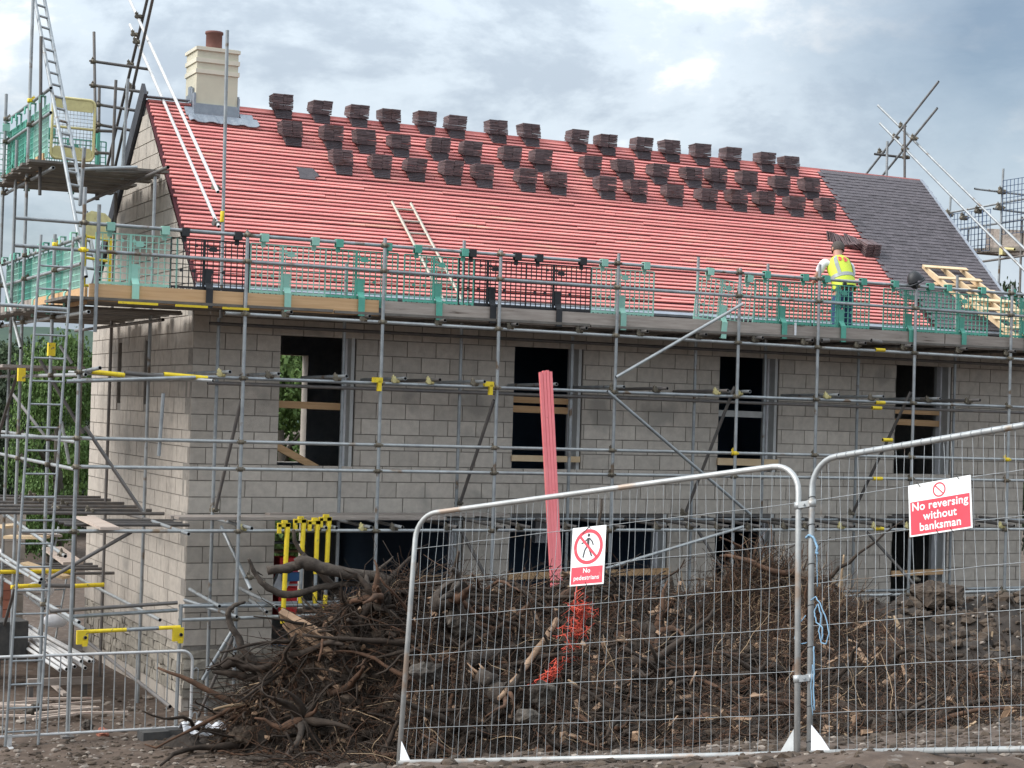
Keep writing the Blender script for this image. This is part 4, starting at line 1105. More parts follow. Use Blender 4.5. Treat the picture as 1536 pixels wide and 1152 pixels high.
HK = [((0.939, -1.420, 2.540), (0.917, -1.420, 1.305), 1.0, 'first yellow hook tube from the left hanging on the lower ledger'),
      ((1.158, -1.420, 2.592), (1.147, -1.420, 1.561), .40, 'second yellow hook tube from the left, its lower part bare grey steel'),
      ((1.353, -1.420, 2.574), (1.350, -1.420, 1.556), .62, 'third yellow hook tube from the left hanging on the lower ledger'),
      ((1.510, -1.420, 2.618), (1.493, -1.420, 1.456), .45, 'rightmost yellow hook tube with a square hook over the ledger')]
yellow_hooks()
t = thing('loose_board', 'short pale scaffold board lying across the lower rails at the left corner', 'board', (-1.504, -1.400, 2.571))
plank(t, 'board', (-1.350, 0.132, 2.582), (-1.402, -1.500, 2.554), .24, .036, 'grey_pine')
def inside_clutter():
    t = thing('crate_stack', 'red and blue plastic crates seen through the ground floor doorway', 'crate', (1.45, .75, .1))
    c = Vector((1.674, 0.750, 1.763))
    for dz, h, mt in ((0,.42,'red_plastic'),(-.05,.12,'blue_plastic'),(-.42,.40,'red_plastic')):
        boxpart(t, 'crate', c+Vector((0,.0 if mt != 'blue_plastic' else -.16,dz)), (.28,.30,h), mt)
    boxpart(t, 'lid', c+Vector((.0,-.0,-.18)), (.3,.31,.03), 'plastic_white')
    tag(boxpart(None, 'plastic_bag', Vector((1.541, 0.550, 1.623)), (.20,.12,.22), 'plastic_white', rot=Matrix.Rotation(.4,3,'Y')), 'crumpled white bag beside the red crates in the doorway', 'bag')
    tag(boxpart(None, 'panel_board', Vector((1.735, 0.800, 2.555)), (.17,.05,.20), 'cyan_plastic'), 'pale blue board leaning inside the doorway under the lintel', 'board')
    tag(boxpart(None, 'panel_board', Vector((1.592, 0.800, 2.593)), (.10,.05,.14), 'orange_plastic'), 'small orange board beside the pale blue one in the doorway', 'board')
    for i, (z, mt) in enumerate(((2.05,'reveal'),(1.92,'pine'),(1.70,'galv'))): 
        tag(plank(None, 'shelf_board', (1.95,2.3,z), (2.5,2.3,z), .2, .03, mt), ('pale','brown','lower grey')[i]+' plank across the inner doorway above the red crates', 'board')
    tag(boxpart(None, 'cabinet', Vector((6.110, 1.400, 2.346)), (.24,.12,.50), 'plastic_white'), 'white cabinet standing inside the dark ground floor opening', 'cabinet')
inside_clutter()

# ================================================================ foreground fence panels, signs and barrier
P1 = (Vector((-1.2646,-10.668,1.3962)), Vector((.4325,-.8870,.1618)), Vector((.1503,.2478,.9571)))
P2 = (Vector((0.3230,-13.8070,1.9704)), Vector((0.2914,-0.9404,0.1754)), Vector((0.1398,0.2233,0.9647)))
def frame_m(P):
    x = P[1].normalized(); z = (P[2]-x*P[2].dot(x)).normalized(); y = z.cross(x)
    m = Matrix((x, y, z)).transposed().to_4x4(); m.translation = P[0]; return m
def fence_panel(P, label, gussets, seed, bound=False):
    m = frame_m(P); W, H, R = 3.5, 2.0, .20
    t = thing('mesh_fence', label, 'fence', P[0], 'wire mesh fences in the foreground')
    b = MB(); pts = [(0,0,-.04),(0,0,H-R)]
    pts += [(R-R*cos(a), 0, H-R+R*sin(a)) for a in [pi/2*k/7 for k in range(1, 8)]]
    pts += [(W-R+R*sin(a), 0, H-R+R*cos(a)) for a in [pi/2*k/7 for k in range(0, 8)]] + [(W,0,-.04)]
    b.tube(pts, .0205, 12); b.tube([(.01,0,.03),(W-.01,0,.03)], .0205, 12)
    b.build('frame', M['galv_rust' if not bound else 'galv_bright'], t, world=m)
    rng = random.Random(seed); b = MB(); n = 47
    for i in range(1, n):
        x = W*i/n+rng.uniform(-.006,.006); ph = rng.uniform(0,6); zt = H-.01 if R < x < W-R else H-R+sqrt(max(0, R*R-(R-min(x,W-x))**2))
        k = 14; b.tube([(x+.008*sin(ph+z*2.6)+.004*sin(ph*2+8*z), .006, z) for z in [.03+(zt-.03)*j/k for j in range(k+1)]], .0018, 5, caps=False)
    b.build('upright_wires', M['galv'], t, world=m, kind='stuff')
    for j in range(6):
        z = .287+.2865*j; b = MB(); b.tube([(.01+(W-.02)*q/16, -.002, z+rng.uniform(-.004,.004)) for q in range(17)], .0022, 5, caps=False)
        b.build('cross_wire', M['galv'], t, world=m)
    for gx in gussets:
        s = 1 if gx == 0 else -1; b = MB()
        o = [(gx+s*.02,.045),(gx+s*.17,.045),(gx+s*.10,.13),(gx+s*.02,.21)] if bound else [(gx+s*.02,.045),(gx+s*.12,.045),(gx+s*.02,.19)]
        k = len(o); b.add([(x, y, z) for y in (-.012,-.006) for x, z in o], [list(range(k)), list(range(k,2*k))[::-1]]+[(i,k+i,k+(i+1)%k,(i+1)%k) for i in range(k)])
        b.build('corner_plate', M['plastic_white'] if gx == 0 else M['galv_bright'], t, world=m)
    if bound:
        for z in (.10,.33,.72,1.0,1.28,1.55,1.74):
            b = MB(); b.tube([(.0225*cos(a), .0225*sin(a), z+.004*cos(a)) for a in [2*pi*k/12 for k in range(13)]], .003, 5, caps=False); b.build('cable_tie', M['black'], t, world=m)
        b = MB()
        for i in range(3, n): 
            x = W*i/n
            for z in (.03, H): b.tube([(x+.003*cos(a), .0228*cos(a), z+.0228*sin(a)) for a in [2*pi*k/10 for k in range(11)]], .0022, 4, caps=False)
        b.build('wire_loops', M['galv'], t, world=m, kind='stuff')
    return t, m
FP1, M1 = fence_panel(P1, 'wire mesh fence with rusty top bar, in front of the root heap', (0, 3.5), 1)
FP2, M2 = fence_panel(P2, 'shiny wire mesh fence cut off by the right edge, before the soil heap', (0,), 2, bound=True)
def clamps():
    for z, lab in ((1.70,'upper grey clamp joining the two mesh fences'),(.52,'lower grey clamp joining the two mesh fences')):
        a = M1 @ Vector((3.5,0,z)); c = M2 @ Vector((0,0,z-.0)); t = thing('fence_clamp', lab, 'clamp', a, 'clamps between the fence panels')
        d = (c-a).normalized(); b = MB()
        up = Vector((0,.2,.98))
        for o in (a, c):
            b.tube([o-up*.024, o+up*.024], .029, 12)
        b.build('collar', M['galv_bright'], t)
        b = MB(); n = d.cross(up).normalized()
        for s in (-1, 1): b.box((a+c)/2+n*.024*s, ((c-a).length, .006, .042), rot=Matrix((d, n, up)).transposed())
        b.tube([(a+c)/2-n*.045, (a+c)/2+n*.045], .009, 6); b.build('plate', M['galv_bright'], t)
    f = thing('concrete_block', 'grey block under the joint of the two mesh fences', 'block', (M1 @ Vector((3.5,0,-.05))))
    c = (M1 @ Vector((3.5,0,-.06))+M2 @ Vector((0,0,-.06)))/2
    boxpart(f, 'block', c+Vector((.02,0,-.02)), (.24,.5,.08), 'boulder', rot=Matrix.Rotation(.2,3,'Z')); boxpart(f, 'cap', c+Vector((0,0,.035)), (.16,.3,.03), 'rubber', rot=Matrix.Rotation(.2,3,'Z'))
clamps()

def text_mesh(s, size, weight=.02):
    cu = bpy.data.curves.new('text', 'FONT'); cu.body = s; cu.size = size; cu.align_x = 'CENTER'; cu.align_y = 'CENTER'; cu.extrude = .0004; cu.offset = weight*size; cu.space_character = 1.06
    o = bpy.data.objects.new('text', cu); COL.objects.link(o)
    dg = bpy.context.evaluated_depsgraph_get(); me = bpy.data.meshes.new_from_object(o.evaluated_get(dg)); bpy.data.objects.remove(o); bpy.data.curves.remove(cu)
    return me
def sign(P, corners, label, build):
    m = frame_m(P); tl, tr, br, bl = [Vector((p[0], 0, p[1])) for p in corners]
    x = ((tr-tl)+(br-bl)).normalized(); W = ((tr-tl).length+(br-bl).length)/2; H = ((tl-bl).length+(tr-br).length)/2
    z = ((tl-bl)+(tr-br)); z = (z-x*z.dot(x)).normalized(); y = z.cross(x); lm = Matrix((x, y, z)).transposed().to_4x4(); lm.translation = (tl+tr+br+bl)/4+Vector((0,-.012,0))
    w = m @ lm
    t = thing('sign', label, 'sign', w.translation)
    b = MB(); b.box((0,0,0), (W,.003,H)); b.build('board', M['sign_white'], t, world=w)
    def rect(x0, z0, x1, z1, mt, lay, nm): b = MB(); b.box(((x0+x1)/2,-.0015-.0008*lay,(z0+z1)/2),(x1-x0,.0008,z1-z0)); b.build(nm, M[mt], t, world=w)
    def poly(pts, mt, lay, nm):
        b = MB(); k = len(pts); yy = -.0015-.0008*lay
        b.add([(p[0], yy, p[1]) for p in pts]+[(p[0], yy-.0008, p[1]) for p in pts], [list(range(k))[::-1], list(range(k,2*k))]+[(i,(i+1)%k,k+(i+1)%k,k+i) for i in range(k)]); b.build(nm, M[mt], t, world=w)
    def ringp(c, r0, r1, mt, lay, nm):
        b = MB(); n = 40; yy = -.0015-.0008*lay
        vs = [(c[0]+r*cos(2*pi*k/n), y, c[1]+r*sin(2*pi*k/n)) for y in (yy, yy-.0008) for r in (r0, r1) for k in range(n)]
        q = lambda i, k: i*n+k % n; fs = []
        for k in range(n): fs += [(q(2,k),q(2,k+1),q(3,k+1),q(3,k)), (q(0,k),q(2,k),q(2,k+1),q(0,k+1)), (q(1,k),q(1,k+1),q(3,k+1),q(3,k))]
        b.add(vs, fs); b.build(nm, M[mt], t, world=w)
    def text(s, cx, cz, size, mt, lay, nm='lettering', weight=.02, sx=1.0):
        me = text_mesh(s, size, weight); me.materials.clear(); me.materials.append(M[mt])
        lw = Matrix.Translation((cx, -.0022-.0008*lay, cz)) @ Matrix.Rotation(pi/2, 4, 'X') @ Matrix.Diagonal((sx,1,1,1))
        link(nm, me, t, w @ lw)
    def bar(p, q, wd, mt, lay, nm, r=False):
        p, q = Vector(p), Vector(q); d = (q-p).normalized(); n = Vector((-d.y, d.x))*wd/2
        poly([p-n, q-n, q+n, p+n], mt, lay, nm)
    def ties(pts):
        for px, pz in pts:
            b = MB(); b.tube([(px-.012,-.004,pz+.02),(px,-.006,pz),(px+.012,-.003,pz-.016)], .0025, 5); b.build('cable_tie', M['black'], t, world=w)
    build(W, H, rect, ringp, text, bar, poly, ties)
def s1(W, H, rect, ringp, text, bar, poly, ties):
    rect(-W*.47, -H*.475, W*.455, -H*.185, 'sign_red', 1, 'red_panel')
    text('No', -.004, -H*.255, .050, 'sign_white', 2, weight=.012); text('pedestrians', -.004, -H*.375, .0475, 'sign_white', 2, weight=.010)
    c = (0, H*.155); R = W*.43
    ringp(c, R*.80, R, 'sign_red', 1, 'prohibition_ring')
    f = lambda u, v: (c[0]+u*R, c[1]+v*R)
    for nm, pts, wd in (('walker', [(-.02,.50),(-.02,.05)], .15), ('walker', [(-.02,.48),(-.25,.30),(-.48,.20)], .07), ('walker', [(.05,.48),(.24,.3),(.34,.08)], .075),
                        ('walker', [(-.05,.08),(-.24,-.2),(-.33,-.6)], .085), ('walker', [(.02,.08),(.10,-.2),(.26,-.56)], .085)):
        for a, b2 in zip(pts[:-1], pts[1:]): bar(f(*a), f(*b2), wd*R, 'sign_black', 2, nm)
    poly([f(.0+.085*cos(2*pi*k/14), .66+.095*sin(2*pi*k/14)) for k in range(14)], 'sign_black', 2, 'walker_head')
    bar(f(-.60,.62), f(.60,-.62), .15*R, 'sign_red', 3, 'slash')
    ties([(.0, H*.5)]); bar((.0, H*.5), (-.06, H*.38), .006, 'sign_black', 4, 'strap'); ties([(.0,-H*.49)])
def s2(W, H, rect, ringp, text, bar, poly, ties):
    rect(-W*.475, -H*.47, W*.475, H*.165, 'sign_red', 1, 'red_panel')
    text('No reversing', .0, H*.055, .074, 'sign_white', 2, weight=.018); text('without', 0, -H*.145, .074, 'sign_white', 2, weight=.018); text('banksman', 0, -H*.345, .074, 'sign_white', 2, weight=.018)
    c = (0, H*.325); R = .048
    ringp(c, R*.80, R, 'sign_red', 1, 'prohibition_ring'); bar((c[0]-R*.62, c[1]+R*.62), (c[0]+R*.62, c[1]-R*.62), .008, 'sign_red', 2, 'slash')
    ties([(-W*.33, H*.49), (W*.30, H*.5), (-.02,-H*.49), (W*.18,-H*.49)])
sign(P1, [(1.594,1.725),(1.896,1.727),(1.90,1.281),(1.586,1.290)], 'white and red No pedestrians sign with crossed out walker, on the left fence', s1)
sign(P2, [(0.767,1.720), (1.236,1.729), (1.278,1.395), (0.817,1.380)], 'tilted white and red No reversing without banksman sign on the right fence', s2)
def rope():
    t = thing('rope', 'thin blue rope knotted and looped on the fence post', 'rope', M2 @ Vector((0,0,1.4)))
    def path(nm, pts, r=.005):
        V = [M2 @ Vector(p) for p in pts]
        out = []
        for i in range(len(V)-1):
            for k in range(5): out.append(V[i].lerp(V[i+1], k/5)+Vector((random.uniform(-1,1),random.uniform(-1,1),random.uniform(-1,1)))*.002)
        b = MB(); b.tube(out+[V[-1]], r, 6); b.build(nm, M['rope'], t)
    path('upper_knot', [(-.03,-.024,1.46),(.0,-.03,1.475),(.03,-.02,1.46),(.045,-.01,1.42),(.065,-.02,1.38),(.055,-.02,1.35),(.07,-.02,1.34)], .0085)
    path('hanging_tail', [(.06,-.02,1.36),(.065,-.02,1.25),(.06,-.01,1.12)], .003)
    path('loop', [(.02,-.03,1.03),(.06,-.03,1.05),(.10,-.03,1.0),(.15,-.03,.90),(.175,-.03,.80),(.15,-.03,.73),(.11,-.03,.74),(.09,-.03,.82),(.11,-.03,.92),(.08,-.03,1.0),(.05,-.03,.95),(.07,-.03,.88),(.12,-.03,.84),(.12,-.03,.76)], .0045)
    path('left_loop', [(-.02,-.03,.93),(-.09,-.03,.86),(-.11,-.03,.78),(-.07,-.03,.74),(-.01,-.03,.75)], .0035)
    path('frayed_end', [(.05,-.03,.72),(.055,-.03,.6),(.05,-.03,.45),(.06,-.03,.30)], .005); path('frayed_end', [(.04,-.03,.60),(.03,-.03,.45),(.045,-.03,.27)], .003)
rope()
def barrier():
    Y = -1.62; t = thing('barrier', 'galvanised pedestrian barrier standing on the bare soil at the lower left', 'barrier', (-1.6, Y, -.05))
    x0, x1, z0, z1, R = -2.95, -.33, .06, 1.02, .14
    b = MB(); pts = []
    for cx, cz, a0 in ((x1-R,z0+R,-pi/2),(x1-R,z1-R,0),(x0+R,z1-R,pi/2),(x0+R,z0+R,pi)):
        for k in range(7): a = a0+k*pi/12; pts.append((cx+R*cos(a), Y, cz+R*sin(a)))
    b.tube(pts+[pts[0]], .0185, 10, caps=False); b.build('frame', M['white_tube'], t)
    n = 18
    for i in range(n): x = x0+.17+i*(x1-x0-.34+.06)/(n-1)*.97; tube(t, 'bar', (x, Y, z0), (x, Y, z1), 'galv_bright', .0078)
    for x in (-2.56, -.80):
        b = MB(); b.box((x, Y, -.0), (.055,.03,.16)); b.box((x, Y, -.07), (.06,.50,.03)); b.build('foot', M['white_tube'], t)
    for z in (.80, .24):
        b = MB(); b.tube([(x1+.015,Y,z-.06),(x1+.03,Y,z-.01),(x1+.05,Y,z),(x1+.075,Y,z-.01),(x1+.08,Y,z-.05),(x1+.075,Y,z-.20)], .008, 6); b.build('hook', M['galv_bright'], t)
barrier()
tag(boxpart(None, 'rubber_block', (-.86,-1.85,.0), (.34,.22,.16), 'rubber', rot=Matrix.Rotation(.1,3,'Z')), 'dark rubber block beside the right foot of the barrier', 'block')
tag(boxpart(None, 'rubber_block', (-.52,-1.75,.0), (.30,.2,.14), 'rubber', rot=Matrix.Rotation(-.2,3,'Z')), 'second dark rubber block at the end of the barrier', 'block')
def sheet():
    b = MB(); nx, ny = 26, 8; rng = random.Random(4)
    a, c = Vector((-0.507, -1.723, 0.020)), Vector((0.329, -1.652, 0.030))
    for j in range(ny+1):
        for i in range(nx+1):
            u, v = i/nx, j/ny; p = a.lerp(c, u)+Vector((.0,-.34*v+.1,0)); h = .10*abs(sin(u*11+v*2))*sin(pi*v)+.05*mnoise.noise(p*9)+.07*sin(pi*v)
            b.v.append((p.x, p.y, ground_z(p.x, p.y)+max(h,.0)+.02))
    W = nx+1
    b.f = [(j*W+i, j*W+i+1, (j+1)*W+i+1, (j+1)*W+i) for j in range(ny) for i in range(nx)]; b.m = [0]*len(b.f); b.sm = [True]*len(b.f)
    o = b.build('plastic_sheet', M['plastic_white']); md = o.modifiers.new('thick', 'SOLIDIFY'); md.thickness = .006
    tag(o, 'crumpled white plastic sheet on the ground left of the root heap', 'plastic sheet')
sheet()

# ================================================================ heap of grubbed-up roots and soil behind the fence
CREST = [(-.9,-2.3,-.3),(-.15,-2.7,-.1),(.15,-2.9,.55),(.5,-3.1,1.15),(.95,-3.4,1.68),(1.6,-3.6,1.98),(1.9,-3.6,2.02),(2.6,-3.7,1.90),(3.4,-3.8,1.86),(4.2,-3.9,1.93),(5.0,-4.0,1.86),(5.35,-4.1,1.52),(5.9,-4.2,1.95),(6.4,-4.2,2.22),(7.0,-4.3,1.92),(7.7,-4.3,1.62),(8.6,-4.4,1.70),(9.5,-4.5,1.84),(10.6,-4.5,1.80),(12.5,-4.5,1.8),(15,-4.5,1.6)]
FOOT = [(-.9,-2.5),(0,-2.9),(.5,-3.5),(1.2,-4.6),(2.5,-6.9),(4.5,-10.0),(6.8,-11.2),(10,-11.2),(15,-11.2)]
def interp(tab, x, k):
    if x <= tab[0][0]: return tab[0][k]
    for a, c in zip(tab[:-1], tab[1:]):
        if x <= c[0]: u = (x-a[0])/(c[0]-a[0]); return a[k]+(c[k]-a[k])*u
    return tab[-1][k]
def heap_z(x, y, rough=1.0):
    g = gz(x, y); yc, zc = interp(CREST, x, 1), interp(CREST, x, 2); yf = interp(FOOT, x, 1); yb = -1.75
    if y < yc: t = (yc-y)/max(.2, yc-yf)
    else: t = (y-yc)/(yb-yc)
    t = min(max(t, 0), 1.6)
    g0 = gz(x, yc)
    h = max(0, zc-g0)*(1-t)**1.15 if t < 1 else -.5*(t-1)
    if y < yc: base = g0+(gz(x, y)-g0)*min(1, t)
    else: base = g0
    z = max(base+h, g-.25) if t < 1 else g-.05-.4*(t-1)
    z -= .75*math.exp(-((x-1.22)/.36)**2-((y+4.05)/.34)**2)   # hollow under the roots
    v = Vector((x, y, z))
    amp = min(1, max(.0, 1.15-t))*rough
    z += amp*(.24*mnoise.noise(v*1.3)+.21*mnoise.noise(v*2.9)+.085*mnoise.noise(v*7.7)+.035*mnoise.noise(v*17))
    return z
def soil_heap():
    b = MB(); x0, x1, y0, y1, st = -1.2, 15, -11.8, -1.6, .06
    nx, ny = int((x1-x0)/st), int((y1-y0)/st)
    b.v = [(x0+i*st, y0+j*st, heap_z(x0+i*st, y0+j*st)) for j in range(ny+1) for i in range(nx+1)]; W = nx+1
    for j in range(ny):
        for i in range(nx):
            q = (j*W+i, j*W+i+1, (j+1)*W+i+1, (j+1)*W+i)
            if all(b.v[k][2] < gz(b.v[k][0], b.v[k][1])-.12 for k in q): continue
            b.f.append(q); b.m.append(0); b.sm.append(True)
    b.build('soil_heap', M['heap'], kind='structure')
soil_heap()
def on_heap(x, y): return Vector((x, y, max(heap_z(x, y), ground_z(x, y))))
def ZONE(x):                                              # how rooty the heap is along its length
    return 1.0 if x < 6.5 else max(.03, 1-(x-6.5)/1.0)
def roots():
    rng = random.Random(13)
    def curve(p, d, L, steps, wig, grav, hug):
        pts = [p.copy()]; d = d.normalized(); st = L/steps
        for i in range(steps):
            d = (d+Vector((rng.gauss(0,wig), rng.gauss(0,wig), rng.gauss(0,wig)-grav))).normalized(); p = p+d*st
            g = max(heap_z(p.x, p.y, 0), gz(p.x, p.y))
            if p.z < g+hug*.2: p = Vector((p.x, p.y, g+hug*rng.uniform(.2,1))); 
            pts.append(p.copy())
        return pts
    def spot():
        while True:
            x = rng.uniform(-.1, 9.2)
            if rng.random() > ZONE(x): continue
            yc, yf = interp(CREST, x, 1), interp(FOOT, x, 1)
            t = rng.betavariate(1.1, 1.5); y = yc+.5-(yc+.5-yf)*t
            return x, y, t
    bd, bm, bp = MB(), MB(), MB()
    # thick roots
    for i in range(600):
        x, y, t = spot()
        if i > 430: x = rng.uniform(1.0, 5.4); y = interp(CREST, x, 1)+.2-rng.random()*3.2
        elif i > 360: x = rng.uniform(.35, 2.2); y = interp(CREST, x, 1)+.3-rng.random()*1.9
        p = on_heap(x, y)+Vector((0,0,rng.uniform(-.05,.14))); a = rng.uniform(0, 2*pi)
        d = Vector((cos(a), sin(a)*.7-.2, rng.uniform(-.35,.45)))
        L = rng.uniform(.3, 1.5); r = rng.choice((.012,.018,.025,.035,.055))*rng.uniform(.8,1.2); pts = curve(p, d, L, 9, rng.choice((.08,.16,.26)), .02, .12)
        (bd if rng.random() < .80 else bm).tube(pts, [r*(1-.7*k/9)*rng.uniform(.78,1.2) for k in range(10)], 6)
    # tangled thin roots
    for i in range(7600):
        x, y, t = spot()
        if i > 6600: x = rng.uniform(.1, 2.2); y = interp(CREST, x, 1)+.3-rng.random()*2.4
        p = on_heap(x, y)+Vector((0,0,rng.uniform(-.03,.16))); a = rng.uniform(0, 2*pi)
        d = Vector((cos(a), sin(a)*.8-.15, rng.gauss(.05,.45)))
        L = rng.uniform(.2, .95); r = rng.uniform(.003, .0095); u = rng.random()
        pts = curve(p, d, L, 6, rng.choice((.15,.3,.45)), .04, .14)
        (bd if u < .66 else bm if u < .955 else bp).tube(pts, [r*(1-.6*k/6) for k in range(7)], 3, caps=False)
    # matted fine fibres clinging to the soil
    for i in range(7000):
        x, y, t = spot(); p = on_heap(x, y)+Vector((0,0,rng.uniform(-.02,.10))); a = rng.uniform(0, 2*pi)
        pts = curve(p, Vector((cos(a), sin(a)*.8, rng.gauss(0,.5))), rng.uniform(.12,.4), 4, .5, .06, .10); r = rng.uniform(.002,.005); u = rng.random()
        (bd if u < .62 else bm).tube(pts, [r*(1-.6*k/4) for k in range(5)], 3, caps=False)
    # brushy fibrous clump standing up right of the middle
    for i in range(2300):
        x = rng.gauss(6.1, .62); y = interp(CREST, x, 1)+rng.uniform(-1.9,.15); p = on_heap(x, y)
        d = Vector((rng.gauss(0,.55), rng.gauss(-.35,.35), rng.uniform(-.2,.9)))
        top = interp(CREST, x, 1)-.6 < y
        L = rng.uniform(.2,.6) if not top else rng.uniform(.2,.75); r = rng.uniform(.0025,.0075); u = rng.random()
        pts = curve(p, d, L, 6, .26, .05, .10)
        (bd if u < .30 else bm if u < .84 else bp).tube(pts, [r*(1-.7*k/6) for k in range(7)], 3, caps=False)
    # upright stalks on its crest
    for i in range(46):
        x = rng.uniform(5.5, 7.35); y = interp(CREST, x, 1)+rng.uniform(-.5,.1); p = on_heap(x, y)-Vector((0,0,.1))
        pts = curve(p, Vector((rng.gauss(0,.25), rng.gauss(0,.2), 1)), rng.uniform(.3,.85), 7, .16, 0, .1); r = rng.uniform(.006,.018)
        (bm if rng.random() < .7 else bd).tube(pts, [r*(1-.7*k/7) for k in range(8)], 5)
    # chunks of torn wood and bark
    bk = MB()
    for i in range(620):
        x, y, t = spot(); p = on_heap(x, y)+Vector((0,0,rng.uniform(-.02,.12))); L = rng.uniform(.08,.34); w = rng.uniform(.02,.07)
        bk.box(p, (L, w, w*.5), rot=Euler((rng.gauss(0,.9), rng.gauss(0,.7), rng.uniform(0,6.3))).to_matrix(), jit=w*.3)
    bk.build('torn_wood', M['split_wood'], kind='stuff')
    for i in range(1500):
        x, y, t = spot(); p = on_heap(x, y)+Vector((0,0,rng.uniform(-.02,.06))); s = rng.uniform(.03,.15); bd.rock(p, (s*1.2,s,s*.8), amp=.35)
    bd.build('dark_roots', M['root_dark'], kind='stuff'); bm.build('brown_roots', M['root_mid'], kind='stuff'); bp.build('pale_twigs', M['root_pale'], kind='stuff')
    # clods, stones and chips on the soil at the right and along the foot
    bc, bs, bw = MB(), MB(), MB()
    for i in range(6800):
        x = rng.uniform(6.2, 13.5) if i < 5200 else rng.uniform(.15, 7) if i < 6400 else rng.uniform(.15, 1.6); yc, yf = interp(CREST, x, 1), interp(FOOT, x, 1)
        y = rng.uniform(yf-.6, yc+.7); p = on_heap(x, y); s = rng.choice((.035,.05,.06,.08,.11,.17))*rng.uniform(.7,1.2)
        bc.rock(p+Vector((0,0,s*.1)), (s*1.2,s,s*.8), amp=.3)
    for i in range(900):
        x = rng.uniform(6.2, 13.5) if i < 700 else rng.uniform(.5, 7); yc, yf = interp(CREST, x, 1), interp(FOOT, x, 1)
        y = rng.uniform(yf-.8, yc+.4); p = on_heap(x, y); s = rng.uniform(.02,.06); bs.rock(p+Vector((0,0,.01)), (s*1.3,s,s*.8), amp=.25)
    for i in range(420):
        x, y = (rng.uniform(.3, 13), 0); yc, yf = interp(CREST, x, 1), interp(FOOT, x, 1); y = rng.uniform(yf-.3, yc); p = on_heap(x, y)+Vector((0,0,.02)); a = rng.uniform(0, pi)
        L = rng.uniform(.05,.22); bw.box(p, (L, rng.uniform(.01,.03), .008), rot=Euler((rng.gauss(0,.5), rng.gauss(0,.5), a)).to_matrix())
    bc.build('clods', M['clod'], kind='stuff'); bs.build('heap_stones', M['pebble'], kind='stuff'); bw.build('wood_chips', M['root_pale'], kind='stuff')
roots()
# rubble strewn over the bare ground
def rubble():
    rng = random.Random(17); b = MB(); c = MB()
    for i in range(5200):
        if i < 3600: x, y = rng.uniform(-5.2, 3.0), rng.uniform(-6.5, 1.5)
        elif i < 4400: x, y = rng.uniform(-2.2, 2.2), rng.uniform(-16.5, -9.5)
        else: x, y = rng.uniform(-.5, 6), rng.uniform(-12.5, -7)
        s = rng.choice((.012,.018,.025,.03,.04,.055))*rng.uniform(.7,1.3)*(1 if i < 3600 else .85)
        if rng.random() < .02: s *= 1.8
        (b if rng.random() < .6 else c).rock((x, y, ground_z(x, y)+s*.1), (s*1.4, s*1.1, s*.75), amp=.22)
    for i in range(6000):
        x, y = (rng.uniform(-2.2, 6.5), rng.uniform(-16.8, -8)) if i < 3900 else (rng.uniform(-5, 2.6), rng.uniform(-6, -1.5))
        s = rng.choice((.02,.03,.04,.06,.09))*rng.uniform(.7,1.3); c.rock((x, y, ground_z(x, y)), (s*1.3, s, s*.7), amp=.3)
    b.build('pebbles', M['pebble'], kind='stuff'); c.build('soil_crumbs', M['clod'], kind='stuff')
rubble()

# the pieces one can pick out of the heap
def limb(name, label, cat, pts, rad, mt, n=9, knots=(), group=None, seed=0):
    rng = random.Random(seed+len(pts)); V = [Vector(p) for p in pts]; out = []; rr = []
    for i in range(len(V)-1):                              # Catmull-Rom through the points
        a = V[max(i-1,0)]; d = V[min(i+2,len(V)-1)]
        for k in range(5):
            u = k/5; p = .5*((2*V[i])+(V[i+1]-a)*u+(2*a-5*V[i]+4*V[i+1]-d)*u*u+(-a+3*V[i]-3*V[i+1]+d)*u**3)
            r = rad[i]+(rad[i+1]-rad[i])*u; out.append(p+Vector((rng.gauss(0,.12),rng.gauss(0,.12),rng.gauss(0,.12)))*r); rr.append(r*rng.uniform(.88,1.12))
    out.append(V[-1]); rr.append(rad[-1])
    b = MB(); b.tube(out, rr, n)
    for (i, d, L, r) in knots:
        p = V[i]; d = Vector(d).normalized(); q = [p, p+d*L*.35+Vector((0,0,.02)), p+d*L*.7+Vector((rng.gauss(0,.03),0,rng.gauss(0,.03))), p+d*L]
        b.tube(q, [r, r*.8, r*.5, r*.2], 6)
    return tag(b.build(name, M[mt]), label, cat, group)
limb('branch', 'thick forked dark branch lying along the top left of the root heap', 'branch', [(0.162, -3.000, 2.154),(0.472, -3.050, 2.203),(0.589, -3.100, 2.263),(0.933, -3.200, 2.155),(1.417, -3.300, 2.085),(1.865, -3.400, 1.957),(2.362, -3.400, 1.841)], [.052,.062,.085,.07,.075,.06,.03], 'bark', 12, [(2,(.1,0,1),.10,.035),(4,(.6,-.2,.7),.35,.03),(5,(.3,0,1),.32,.035)])
tag(boxpart(None, 'sawn_face', (0.170, -3.000, 2.154), (.03,.085,.075), 'pine', rot=Matrix.Rotation(.3,3,'Y')), 'orange sawn end of the forked dark branch', 'cut end') if False else None
limb('branch', 'dark curved branch sweeping up to a point at the left of the heap top', 'branch', [(-0.045, -2.900, 2.292),(0.045, -2.900, 2.114),(0.159, -2.950, 1.972),(0.433, -3.000, 1.852),(0.788, -3.100, 1.945),(1.111, -3.200, 1.998),(1.552, -3.300, 1.985)], [.018,.03,.04,.045,.04,.038,.02], 'bark', 10, [(1,(.7,0,-.2),.10,.02)])
limb('branch', 'hooked dark root curling up like a walking stick at the left edge of the heap', 'branch', [(0.026, -2.600, 1.735),(-0.107, -2.600, 1.697),(-0.180, -2.600, 1.618),(-0.159, -2.600, 1.487),(-0.077, -2.650, 1.329),(-0.003, -2.700, 1.163),(0.147, -2.750, 1.003)], [.015,.028,.034,.038,.042,.05,.055], 'bark', 10)
